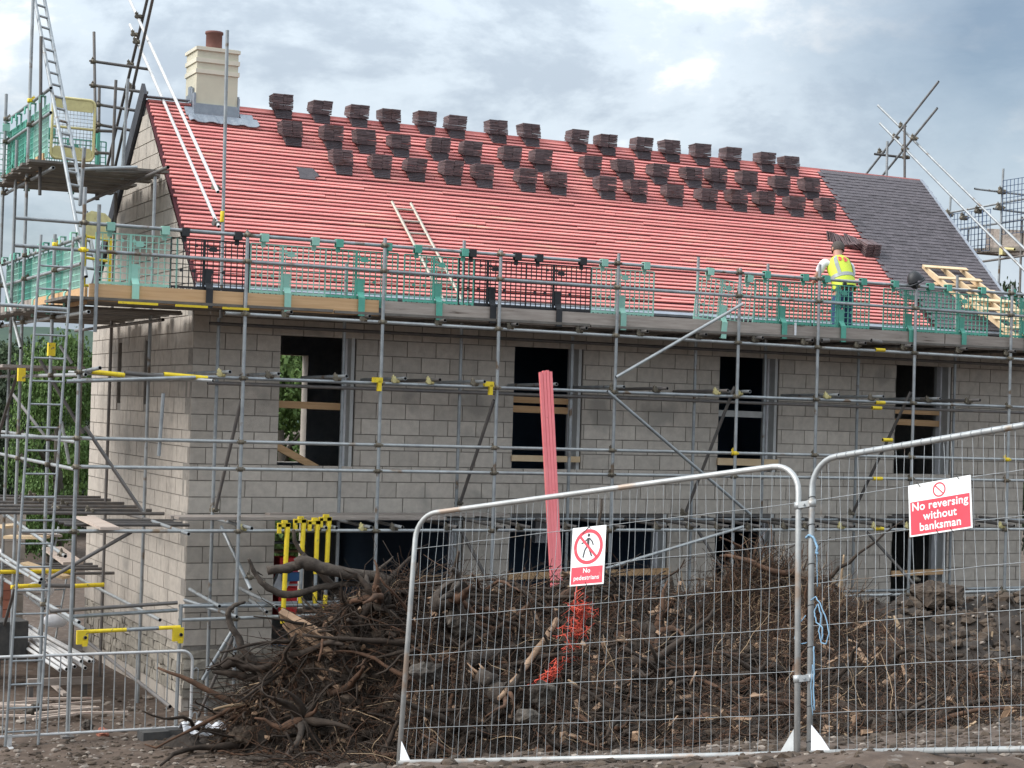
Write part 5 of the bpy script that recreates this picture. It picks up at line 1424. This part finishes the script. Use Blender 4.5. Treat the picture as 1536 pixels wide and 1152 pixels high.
limb('root', 'thick black root stump end pointing left towards the scaffold', 'root', [(-0.195, -2.450, 0.915),(-0.053, -2.500, 0.999),(0.102, -2.550, 0.959),(0.325, -2.600, 0.934),(0.602, -2.800, 0.912)], [.045,.075,.085,.10,.09], 'root_dark', 10, [(0,(-.6,0,.5),.22,.018),(0,(-.3,0,.9),.25,.014),(0,(-.8,0,.1),.2,.02),(1,(.1,0,1),.24,.014),(0,(-.9,0,-.3),.25,.02),(1,(-.4,-.2,.9),.2,.012)])
limb('root', 'second dark root beneath the black stump end, splintered at its tip', 'root', [(-0.320, -2.450, 0.871),(-0.107, -2.500, 0.854),(0.107, -2.550, 0.804),(0.297, -2.600, 0.755)], [.014,.05,.055,.07], 'root_dark', 9, [(1,(-.7,0,.4),.15,.015)])
limb('root', 'bent brown root leg propping the stump at the left of the heap', 'root', [(0.243, -2.550, 0.831),(0.231, -2.500, 0.636),(0.176, -2.450, 0.458),(0.071, -2.400, 0.258),(-0.052, -2.400, 0.117)], [.07,.055,.05,.045,.03], 'root_mid', 9)
limb('log', 'short stub of barked log lying in the left face of the heap', 'log', [(0.196, -2.800, 0.822),(0.417, -2.850, 0.829),(0.672, -2.900, 0.842)], [.115,.12,.115], 'bark', 14)
limb('log', 'smaller barked log below the short stub in the left face', 'log', [(0.203, -2.850, 0.635),(0.406, -2.900, 0.634),(0.611, -2.950, 0.617)], [.07,.075,.06], 'bark', 12)
limb('stick', 'long pale barked stick reaching left out of the heap foot', 'stick', [(-0.378, -2.750, 0.469),(-0.130, -2.750, 0.506),(0.190, -2.800, 0.515),(0.513, -2.850, 0.508),(0.800, -3.000, 0.592),(1.020, -3.100, 0.655)], [.012,.02,.02,.018,.018,.012], 'root_pale', 8)
limb('root', 'long thin brown root crossing the left face from the planks to the foot', 'root', [(1.741, -3.000, 1.287),(1.390, -3.000, 1.158),(0.869, -3.000, 1.094),(0.536, -3.000, 0.822),(0.307, -2.950, 0.582),(0.204, -2.900, 0.378)], [.022,.024,.024,.022,.02,.012], 'root_mid', 8)
limb('root', 'second long thin root running beside the crossing one in the left face', 'root', [(1.966, -3.100, 1.359),(1.531, -3.100, 1.043),(1.205, -3.050, 0.884),(0.795, -3.000, 0.747),(0.390, -2.950, 0.619)], [.02,.022,.02,.02,.012], 'root_mid', 8)
for k, (p, q, w) in enumerate((((0.356, -3.050, 1.625), (0.818, -3.600, 1.180), .10), ((0.313, -3.100, 1.672), (0.794, -3.600, 1.379), .09), ((0.411, -3.000, 1.513), (0.812, -3.500, 0.951), .09))):
    tag(plank(None, 'plank', p, q, w, .045, 'split_wood', up=(.1,-.9,.45)), ('middle','upper','lower')[k]+' of three brown split planks sticking out of the heap beside the yellow hooks', 'plank', 'split planks in the root heap')
limb('branch', 'pale brown branch running diagonally under the No pedestrians sign', 'branch', [(4.007, -4.000, 2.032),(3.511, -4.200, 1.881),(3.208, -4.300, 1.704),(2.714, -4.400, 1.544),(2.317, -4.500, 1.466),(2.015, -4.600, 1.356)], [.05,.05,.042,.035,.028,.02], 'root_mid', 10)
limb('branch', 'second long root below the diagonal branch, forking towards the left', 'branch', [(3.111, -4.300, 1.884),(2.798, -4.400, 1.678),(2.403, -4.500, 1.510),(2.015, -4.600, 1.356),(1.554, -4.700, 1.155)], [.03,.028,.025,.02,.012], 'root_mid', 8)
limb('stick', 'straight pale stick leaning down the middle of the heap beside the red netting', 'stick', [(3.185, -4.800, 1.700),(2.850, -5.100, 1.497),(2.473, -5.400, 1.260),(2.187, -5.600, 1.091),(1.953, -5.800, 0.985)], [.035,.036,.035,.034,.022], 'split_wood', 10)
limb('log', 'dark log end with reddish splintered wood in the middle of the heap', 'log', [(2.008, -4.900, 1.282),(2.244, -4.850, 1.297),(2.750, -4.700, 1.337)], [.09,.085,.05], 'bark', 12, [(0,(-.3,-.5,-.6),.18,.03)])
limb('root', 'pale curved root arching over the lower middle of the heap', 'root', [(2.923, -5.600, 1.120),(2.992, -5.700, 1.057),(3.049, -5.700, 0.903),(3.062, -5.700, 0.766)], [.012,.018,.018,.008], 'root_pale', 7)
limb('root', 'long pale root slanting up through the fibrous brown clump', 'root', [(3.256, -6.000, 0.867),(3.761, -5.800, 0.963),(4.142, -5.600, 1.187),(4.504, -5.300, 1.288)], [.012,.016,.016,.01], 'root_mid', 7)
limb('branch', 'black upright root snag standing above the dark middle of the heap', 'branch', [(4.585, -4.300, 1.145),(4.828, -4.200, 1.416),(5.127, -4.100, 1.632),(5.200, -4.100, 1.818),(5.169, -4.100, 2.141)], [.10,.085,.05,.035,.018], 'bark', 10, [(2,(.6,0,.8),.35,.03),(1,(.9,0,.9),.45,.03)])
limb('branch', 'dark forked branch leaning left against the brush right of the snag', 'branch', [(5.133, -4.100, 1.437),(5.524, -4.100, 1.682),(5.822, -4.100, 1.848),(5.968, -4.100, 2.060),(6.094, -4.100, 2.275)], [.02,.03,.03,.025,.012], 'bark', 8, [(2,(-.1,0,1),.4,.016)])
limb('branch', 'long orange brown branch arching over the fibrous clump before the third window', 'branch', [(5.833, -4.200, 2.622),(6.144, -4.200, 2.499),(6.409, -4.200, 2.324),(6.571, -4.200, 2.148),(6.685, -4.200, 1.885)], [.008,.016,.022,.022,.02], 'root_mid', 8, [(1,(.9,0,.5),.5,.008),(2,(1,0,.4),.3,.008)])
limb('root', 'bare white root fork hanging in the fibrous clump', 'root', [(6.184, -4.900, 1.785),(5.940, -4.950, 1.747),(5.879, -5.000, 1.654),(5.903, -5.000, 1.529)], [.008,.014,.018,.01], 'root_pale', 7, [(1,(.1,0,1),.18,.01)])
limb('stake', 'thin splintered stake standing upright on the heap right of the fence posts', 'stake', [(7.710, -4.300, 1.681),(7.671, -4.300, 1.876),(7.696, -4.300, 2.097),(7.730, -4.300, 2.389)], [.022,.028,.022,.012], 'root_pale', 7)
limb('stake', 'pale split timber splinter lying on the soil slope', 'stake', [(7.869, -5.200, 1.678),(7.810, -5.400, 1.525),(7.750, -5.600, 1.376)], [.010,.045,.03], 'root_pale', 6)
limb('stick', 'small pale stick beside the splinter on the soil slope', 'stick', [(7.364, -5.600, 1.330),(7.632, -5.600, 1.430)], [.010,.014], 'root_pale', 6)
limb('root', 'grey crooked root rising from the fence rail at the foot of the soil', 'root', [(5.384, -8.300, 0.652),(5.409, -8.000, 0.823),(5.549, -7.700, 0.908),(5.926, -7.400, 1.009)], [.03,.036,.032,.018], 'root_mid', 10, [(2,(-.5,0,.8),.15,.03)])
limb('root', 'second grey root beside the crooked one, running down to the rail', 'root', [(5.742, -8.300, 0.630),(5.772, -8.000, 0.753),(5.728, -7.800, 0.843),(5.983, -7.400, 0.969)], [.028,.034,.032,.018], 'bark', 10)
limb('branch', 'long dark branch lying across the foot of the soil heap', 'branch', [(5.973, -7.600, 0.988),(6.363, -7.700, 0.889),(6.663, -7.800, 0.764),(7.012, -7.900, 0.613)], [.028,.035,.032,.02], 'root_mid', 9, [(2,(.8,0,.5),.25,.02)])
limb('branch', 'black branch half sunk in the soil heap at the right edge', 'branch', [(7.036, -7.000, 0.985),(7.537, -7.000, 0.947),(7.961, -7.100, 0.856),(8.494, -7.200, 0.800)], [.03,.045,.05,.04], 'bark', 10)
limb('branch', 'flat dark branch on the ground before the heap at lower left', 'branch', [(-0.275, -3.538, 0.030),(-0.021, -3.751, 0.040),(0.314, -3.718, 0.060),(0.846, -3.626, 0.050)], [.02,.03,.025,.012], 'bark', 8)
for k, (px) in enumerate(((0,1,2,3,4,5,6))): pass
def stump(label, p, r, L, axis, n, seed, mt='bark'):
    # the torn butt of a tree: a short thick trunk with roots spreading from one end
    rng = random.Random(seed); p = Vector(p); ax = Vector(axis).normalized()
    b = MB(); k = 8; pts = []; rr = []
    for i in range(k): pts.append(p+ax*L*i/(k-1)+Vector((rng.gauss(0,.02),rng.gauss(0,.02),rng.gauss(0,.02)))); rr.append(r*(.72+.5*(i/(k-1))**2)*rng.uniform(.9,1.1))
    b.tube(pts, rr, 12)
    t = tag(b.build('stump', M[mt]), label, 'stump')
    e = pts[-1]; s1 = ax.orthogonal().normalized(); s2 = ax.cross(s1)
    for i in range(n):
        a = 2*pi*i/n+rng.uniform(-.3,.3); d = (s1*cos(a)+s2*sin(a)+ax*rng.uniform(-.1,.8)).normalized(); q = [e-ax*r*.5]; l = rng.uniform(.35,.85); c = e+d*r*.5
        for j in range(6): q.append(c.copy()); d = (d+Vector((rng.gauss(0,.3),rng.gauss(0,.3),rng.gauss(0,.3)-.06))).normalized(); c = c+d*l/6
        r0 = r*rng.uniform(.25,.5); rb = MB(); rb.tube(q, [r0*1.2]+[r0*(1-.85*j/5)*rng.uniform(.8,1.15) for j in range(6)], 7)
        rb.build('root', M[rng.choice((mt,'root_dark','root_mid'))], t)
    for i in range(7):                                     # splinters at the torn end
        d = (-ax+s1*rng.gauss(0,.3)+s2*rng.gauss(0,.3)).normalized(); o = pts[0]+s1*rng.uniform(-.6,.6)*r+s2*rng.uniform(-.6,.6)*r
        sb = MB(); sb.tube([o, o+d*rng.uniform(.06,.2)], [.022,.004], 4); sb.build('splinter', M['split_wood'], t)
stump('big torn stump with spreading roots at the top of the heap left of the fence', (1.630, -3.450, 1.780), .15, .40, (-.75,-.45,.25), 9, 1)
stump('broad stump with splintered roots low in the left face of the heap', (0.608, -3.550, 0.468), .13, .35, (-.55,-.7,.1), 9, 2)
stump('upturned stump behind the left fence wires near the top of the heap', (1.787, -4.400, 1.883), .15, .36, (.3,-.8,.4), 8, 3)
stump('dark stump with thick roots in the middle of the fenced heap', (4.453, -5.000, 1.248), .16, .45, (-.35,-.6,.55), 9, 4)
stump('grey stump pushed out at the foot of the heap by the fence joint', (4.746, -8.600, 1.056), .12, .35, (.5,-.6,-.1), 8, 5)
stump('brown stump hanging in the middle of the heap above the stone slab', (1.904, -5.400, 1.207), .12, .35, (.5,-.45,-.6), 9, 16, 'bark')
def boulders():
    rng = random.Random(31)
    for p, d, lab in (((2.431, -5.900, 1.023), (.30,.14,.34), 'grey flat slab hanging below the red netting in the heap'), ((1.337, -5.200, 1.199), (.42,.3,.30), 'muddy boulder in the heap just right of the left fence post'), ((2.003, -4.600, 1.707), (.42,.25,.40), 'pale grey stone face in the upper left of the fenced heap'),
                      ((3.173, -6.600, 0.766), (.62,.35,.30), 'big whitish stone low in the heap under the fibrous clump'), ((2.002, -6.400, 0.886), (.34,.25,.22), 'angular grey stone low in the heap left of the slab'), ((0.751, -2.700, 0.595), (.14,.13,.13), 'round stone under the short log'), 
                      ((-0.451, -2.042, 0.000), (.22,.18,.15), 'tan stone in front of the white plastic sheet'), ((9.131, -5.000, 1.437), (.40,.3,.22), 'buff clay lump on the upper soil slope'), ((7.344, -7.800, 0.629), (.22,.18,.15), 'white stone at the foot of the soil heap near the right edge'), ((9.260, -4.400, 1.829), (.9,.6,.42), 'big earthy root ball on the crest of the soil heap'), ((3.921, -4.200, 1.897), (.30,.2,.14), 'rounded grey stone under the No pedestrians sign'),
                      ((-1.408, -1.431, 0.000), (.16,.12,.09), 'reddish brick piece on the ground in front of the barrier'), ((-1.923, 0.329, 0.020), (.2,.16,.12), 'pale stone behind the barrier bars'), ((-1.478, -0.957, 0.020), (.2,.15,.14), 'pinkish stone behind the barrier near its middle'), ((0.002, -2.900, 0.147), (.42,.3,.28), 'muddy root clump on the ground at the left foot of the heap')):
        b = MB()
        b.rock((0,0,0), d, amp=.30)
        me = b.mesh('stone', M['brick_red' if 'brick' in lab else 'clod' if ('earthy' in lab or 'muddy root' in lab or 'clay' in lab) else 'boulder'])
        o = link('boulder', me, None, Matrix.Translation(p)); md = o.modifiers.new('s', 'SUBSURF'); md.subdivision_type = 'SIMPLE'; md.levels = 3; md.render_levels = 3
        tex = bpy.data.textures.new('clouds', 'CLOUDS'); tex.noise_scale = .12; dm = o.modifiers.new('d', 'DISPLACE'); dm.texture = tex; dm.strength = .13; dm.texture_coords = 'GLOBAL'
        tag(o, lab, 'stone' if 'root' not in lab else 'root ball')
boulders()
def netting():
    rng = random.Random(8); b = MB(); path = [Vector(p) for p in ((3.448, -4.900, 1.904),(3.337, -5.000, 1.736),(3.263, -5.100, 1.539),(3.014, -5.300, 1.341),(2.740, -5.500, 1.204),(2.481, -5.600, 1.078))]
    pts = []; u = 0.0; du = .09; off = Vector((0,0,0)); m = len(path)-1.001      # one long matted strand wandering up and down the hang
    for i in range(560):
        u += du*rng.uniform(-.5,1.35)
        if u > m or u < 0: du = -du; u = min(max(u, 0), m)
        k = int(u); w = .10*(1-u/8); off = off*.55+Vector((rng.gauss(0,w), rng.gauss(-.02,.03), rng.gauss(0,w*.6)))
        pts.append(path[k].lerp(path[k+1], u-k)+off)
    b.tube(pts, [rng.uniform(.003,.0085) for _ in pts], 4, squash=.5)
    tag(b.build('netting', M['netting']), 'tangle of orange red plastic netting hanging in the middle of the heap', 'netting')
netting()

# ================================================================ yard behind the gable and the trees beyond
def yard():
    rng = random.Random(41)
    def pack(label, c, n, mt, bs, gap=.008):
        t = thing('block_pack', label, 'block pack', c, 'packs of blocks in the yard')
        for i in range(n[0]):
            for j in range(n[1]):
                for k in range(n[2]):
                    boxpart(t, 'block', Vector(c)+Vector(((i-n[0]/2+.5)*bs[0], (j-n[1]/2+.5)*bs[1], (k+.5)*bs[2])), (bs[0]-gap, bs[1]-gap, bs[2]-gap), mt)
        return t
    pack('tall stack of grey concrete blocks at the left edge behind the scaffold', (-2.7,6.0,0), (2,2,9), 'block', (.45,.45,.29))
    pack('stack of grey concrete blocks nearer the gable behind the scaffold', (-1.6,6.9,0), (3,2,8), 'block', (.45,.45,.29))
    pack('low pack of pinkish bricks at the left edge under the scaffold', (-2.6,3.6,.0), (4,2,7), 'brick_red', (.23,.22,.15))
    pack('second pack of pinkish bricks behind the ladder', (-1.9,5.6,.0), (5,2,8), 'brick_red', (.23,.22,.15))
    tag(boxpart(None, 'tub', (-1.95,2.9,.62), (.75,.5,.55), 'rubber', rot=Matrix.Rotation(.1,3,'Z')), 'black tub of rubble on the ground under the left scaffold', 'tub')
    b = MB(); b.rock((0,0,0), (.6,.4,.35), amp=.2); o = b.build('sack', M['plastic_white'], world=Matrix.Translation((-1.25,3.6,1.25))); md = o.modifiers.new('s','SUBSURF'); md.levels = 2; md.render_levels = 2
    tag(o, 'white builders sack behind the ladder under the scaffold', 'sack')
    b = MB(); b.rock((0,0,0), (.5,.35,.3), amp=.2); o = b.build('sack', M['plastic_white'], world=Matrix.Translation((-.95,3.8,.75))); md = o.modifiers.new('s','SUBSURF'); md.levels = 2; md.render_levels = 2
    tag(o, 'second white sack lower down near the gable wall', 'sack')
    for i, (p, q, mt, w) in enumerate((((-1.762, 3.500, 2.062),(-1.233, 3.200, 2.073),'pale_pine',.3),((-1.589, 3.000, 1.709),(-1.045, 2.600, 1.534),'pale_pine',.25),((-1.312, 2.400, 1.982),(-1.171, 1.600, 1.833),'grey_pine',.3),((-1.894, 2.000, 1.428),(-1.540, 2.000, 1.375),'old_board',.3),((-1.689, 4.500, 2.137),(-1.448, 4.500, 2.157),'pale_pine',.4),((-1.290, 5.000, 1.994),(-0.663, 5.000, 1.960),'old_board',.35))):
        tag(plank(None, 'loose_board', p, q, w, .04, mt), f'{ORD[i]} loose board from the top of the clutter behind the gable scaffold', 'board', 'loose boards behind the gable scaffold')
    t = thing('tube_stack', 'stack of bright scaffold tubes on the ground beyond the barrier', 'tube stack', (-1.3,3,.3))
    for i, (p, q) in enumerate(TS): tube(t, 'loose_tube', p, q, 'white_tube', .026)
    for y in (1.6, 5.0): boxpart(t, 'bearer', (-1.3, y, .18), (.9,.08,.10), 'old_board'); boxpart(t, 'leg', (-1.7, y, .05), (.06,.06,.3), 'galv_dark'); boxpart(t, 'leg', (-.95, y, .05), (.06,.06,.3), 'galv_dark')
    for i in range(14):
        p = Vector((rng.uniform(-3.2,-1.2), rng.uniform(-.3,1.3), .02+.012*(i%3))); a = rng.uniform(-.5,.5)
        tag(plank(None, 'batten_offcut', p-Vector((cos(a)*.45,sin(a)*.45,0)), p+Vector((cos(a)*.45,sin(a)*.45,0)), .04, .025, 'grey_pine'), 'pale timber offcut lying on the soil behind the barrier', 'offcut', 'timber offcuts behind the barrier')
    tag(plank(None, 'loose_tube_board', (-1.273, 2.558, 0.050), (-1.299, 1.233, 0.050), .07, .04, 'old_board'), 'grey pole lying on the soil right of the ladder foot', 'pole')
TS = [((-1.550, 5.465, 0.469), (-1.550, 0.443, 0.517)), ((-1.500, 5.774, 0.537), (-1.500, 0.264, 0.551)), ((-1.420, 6.253, 0.564), (-1.420, 0.480, 0.569)), ((-1.350, 6.667, 0.568), (-1.350, 0.472, 0.550)), ((-1.250, 6.727, 0.470), (-1.250, 1.546, 0.530)), ((-1.150, 6.066, 0.448), (-1.150, 0.981, 0.542)), ((-1.050, 6.319, 0.426), (-1.050, 1.168, 0.419)), ((-0.950, 6.567, 0.404), (-0.950, 1.378, 0.478)), ((-0.850, 6.861, 0.343), (-0.850, 1.570, 0.447)), ((-1.200, 5.671, 0.455), (-1.200, 1.469, 0.492))]
yard()
def trees():
    rng = random.Random(77)
    def crown_mesh(n, seed, mt):
        r = random.Random(seed); b = MB(); blobs = []
        for i in range(26):
            a = r.uniform(0, 2*pi); h = r.uniform(-.8,1); q = sqrt(max(0,1-h*h))*r.uniform(.35,.95); blobs.append((Vector((cos(a)*q, sin(a)*q, h*.95)), r.uniform(.22,.42)))
        for i in range(n):
            c, s = r.choice(blobs); v = Vector((r.gauss(0,1), r.gauss(0,1), r.gauss(0,1))).normalized()*s*r.uniform(.55,1.05); p = c+v
            w = r.uniform(.012,.030); e = Euler((r.uniform(0,6), r.uniform(0,6), r.uniform(0,6))).to_matrix()
            b.add([p+e@Vector(q) for q in ((-w,-w*.6,0),(w,-w*.6,0),(w*.7,w*.7,.01),(-w*.6,w*.8,-.01))], [(0,1,2,3)])
        return b.mesh('crown', M[mt])
    CM = [crown_mesh(17000, 1, 'leaf'), crown_mesh(17000, 2, 'leaf'), crown_mesh(17000, 3, 'leaf_bright')]
    def tree(p, h, rad, k, label):
        p = Vector(p); t = thing('tree', label, 'tree', p, 'trees beyond the house')
        b = MB(); tr = .035*h
        b.tube([p, p+Vector((.1,0,h*.3)), p+Vector((0,.1,h*.7))], [tr, tr*.8, tr*.35], 8)
        for i in range(5): a = rng.uniform(0, 2*pi); q = p+Vector((0,0,h*rng.uniform(.3,.55))); b.tube([q, q+Vector((cos(a)*rad*.4, sin(a)*rad*.4, h*.15)), q+Vector((cos(a)*rad*.7, sin(a)*rad*.7, h*.2))], [tr*.45, tr*.3, tr*.1], 5)
        b.build('trunk', M['trunk'], t)
        link('crown', CM[k], t, Matrix.Translation(p+Vector((0,0,h*.56))) @ Matrix.Rotation(rng.uniform(0,6), 4, 'Z') @ Matrix.Diagonal((rad, rad, h*.47, 1)))
    zt = lambda q: (q[0], q[1], -.3)
    tree(zt((2.853, 30.142, 4.014)), 5.6, 2.3, 0, 'dense green tree at the far left edge behind the scaffold tubes')
    tree(zt((2.629, 24.682, 4.054)), 5.2, 1.9, 1, 'green tree behind the ladder at the left')
    tree(zt((2.589, 21.360, 4.080)), 5.3, 1.5, 2, 'lighter green tree between the ladder and the gable wall')
    tree(zt((5.650, 33.225, 4.070)), 5.7, 2.1, 0, 'dark green tree closest to the gable wall')
    tree(zt((3.266, 38.851, 3.953)), 6.0, 2.6, 1, 'green tree cut off by the left edge')
    tree(zt((6.387, 15.041, 4.246)), 5.5, 2.2, 2, 'bright leafy tree seen through the left upper window, left part')
    tree(zt((7.681, 16.634, 4.270)), 5.3, 2.0, 2, 'bright leafy tree seen through the left upper window, right part')
    tree(zt((4.407, 36.099, 1.791)), 3.6, 2.6, 0, 'low bushy tree under the taller ones at the left'); tree(zt((4.951, 31.374, 1.999)), 3.4, 2.2, 1, 'low bushy tree beside the gable wall')
    tree(zt((25.360, 12.385, 6.587)), 7.4, 1.5, 1, 'small dark tree top showing past the right roof corner')
    b = MB(); pts = []
    for i in range(61):
        x = -260+i*11; pts.append((x, 330-.35*x, 15.5+3.0*mnoise.noise(Vector((x*.012,0,0)))+1.4*mnoise.noise(Vector((x*.06,3,0)))))
    b.v = [(p[0], p[1]-60, -1) for p in pts]+[(p[0], p[1], p[2]) for p in pts]+[(p[0], p[1]+80, -1) for p in pts]; n = len(pts)
    for r in range(2):
        for i in range(n-1): b.f.append((r*n+i, r*n+i+1, (r+1)*n+i+1, (r+1)*n+i)); b.m.append(0); b.sm.append(True)
    b.build('hill', M['hill'], kind='structure')
trees()
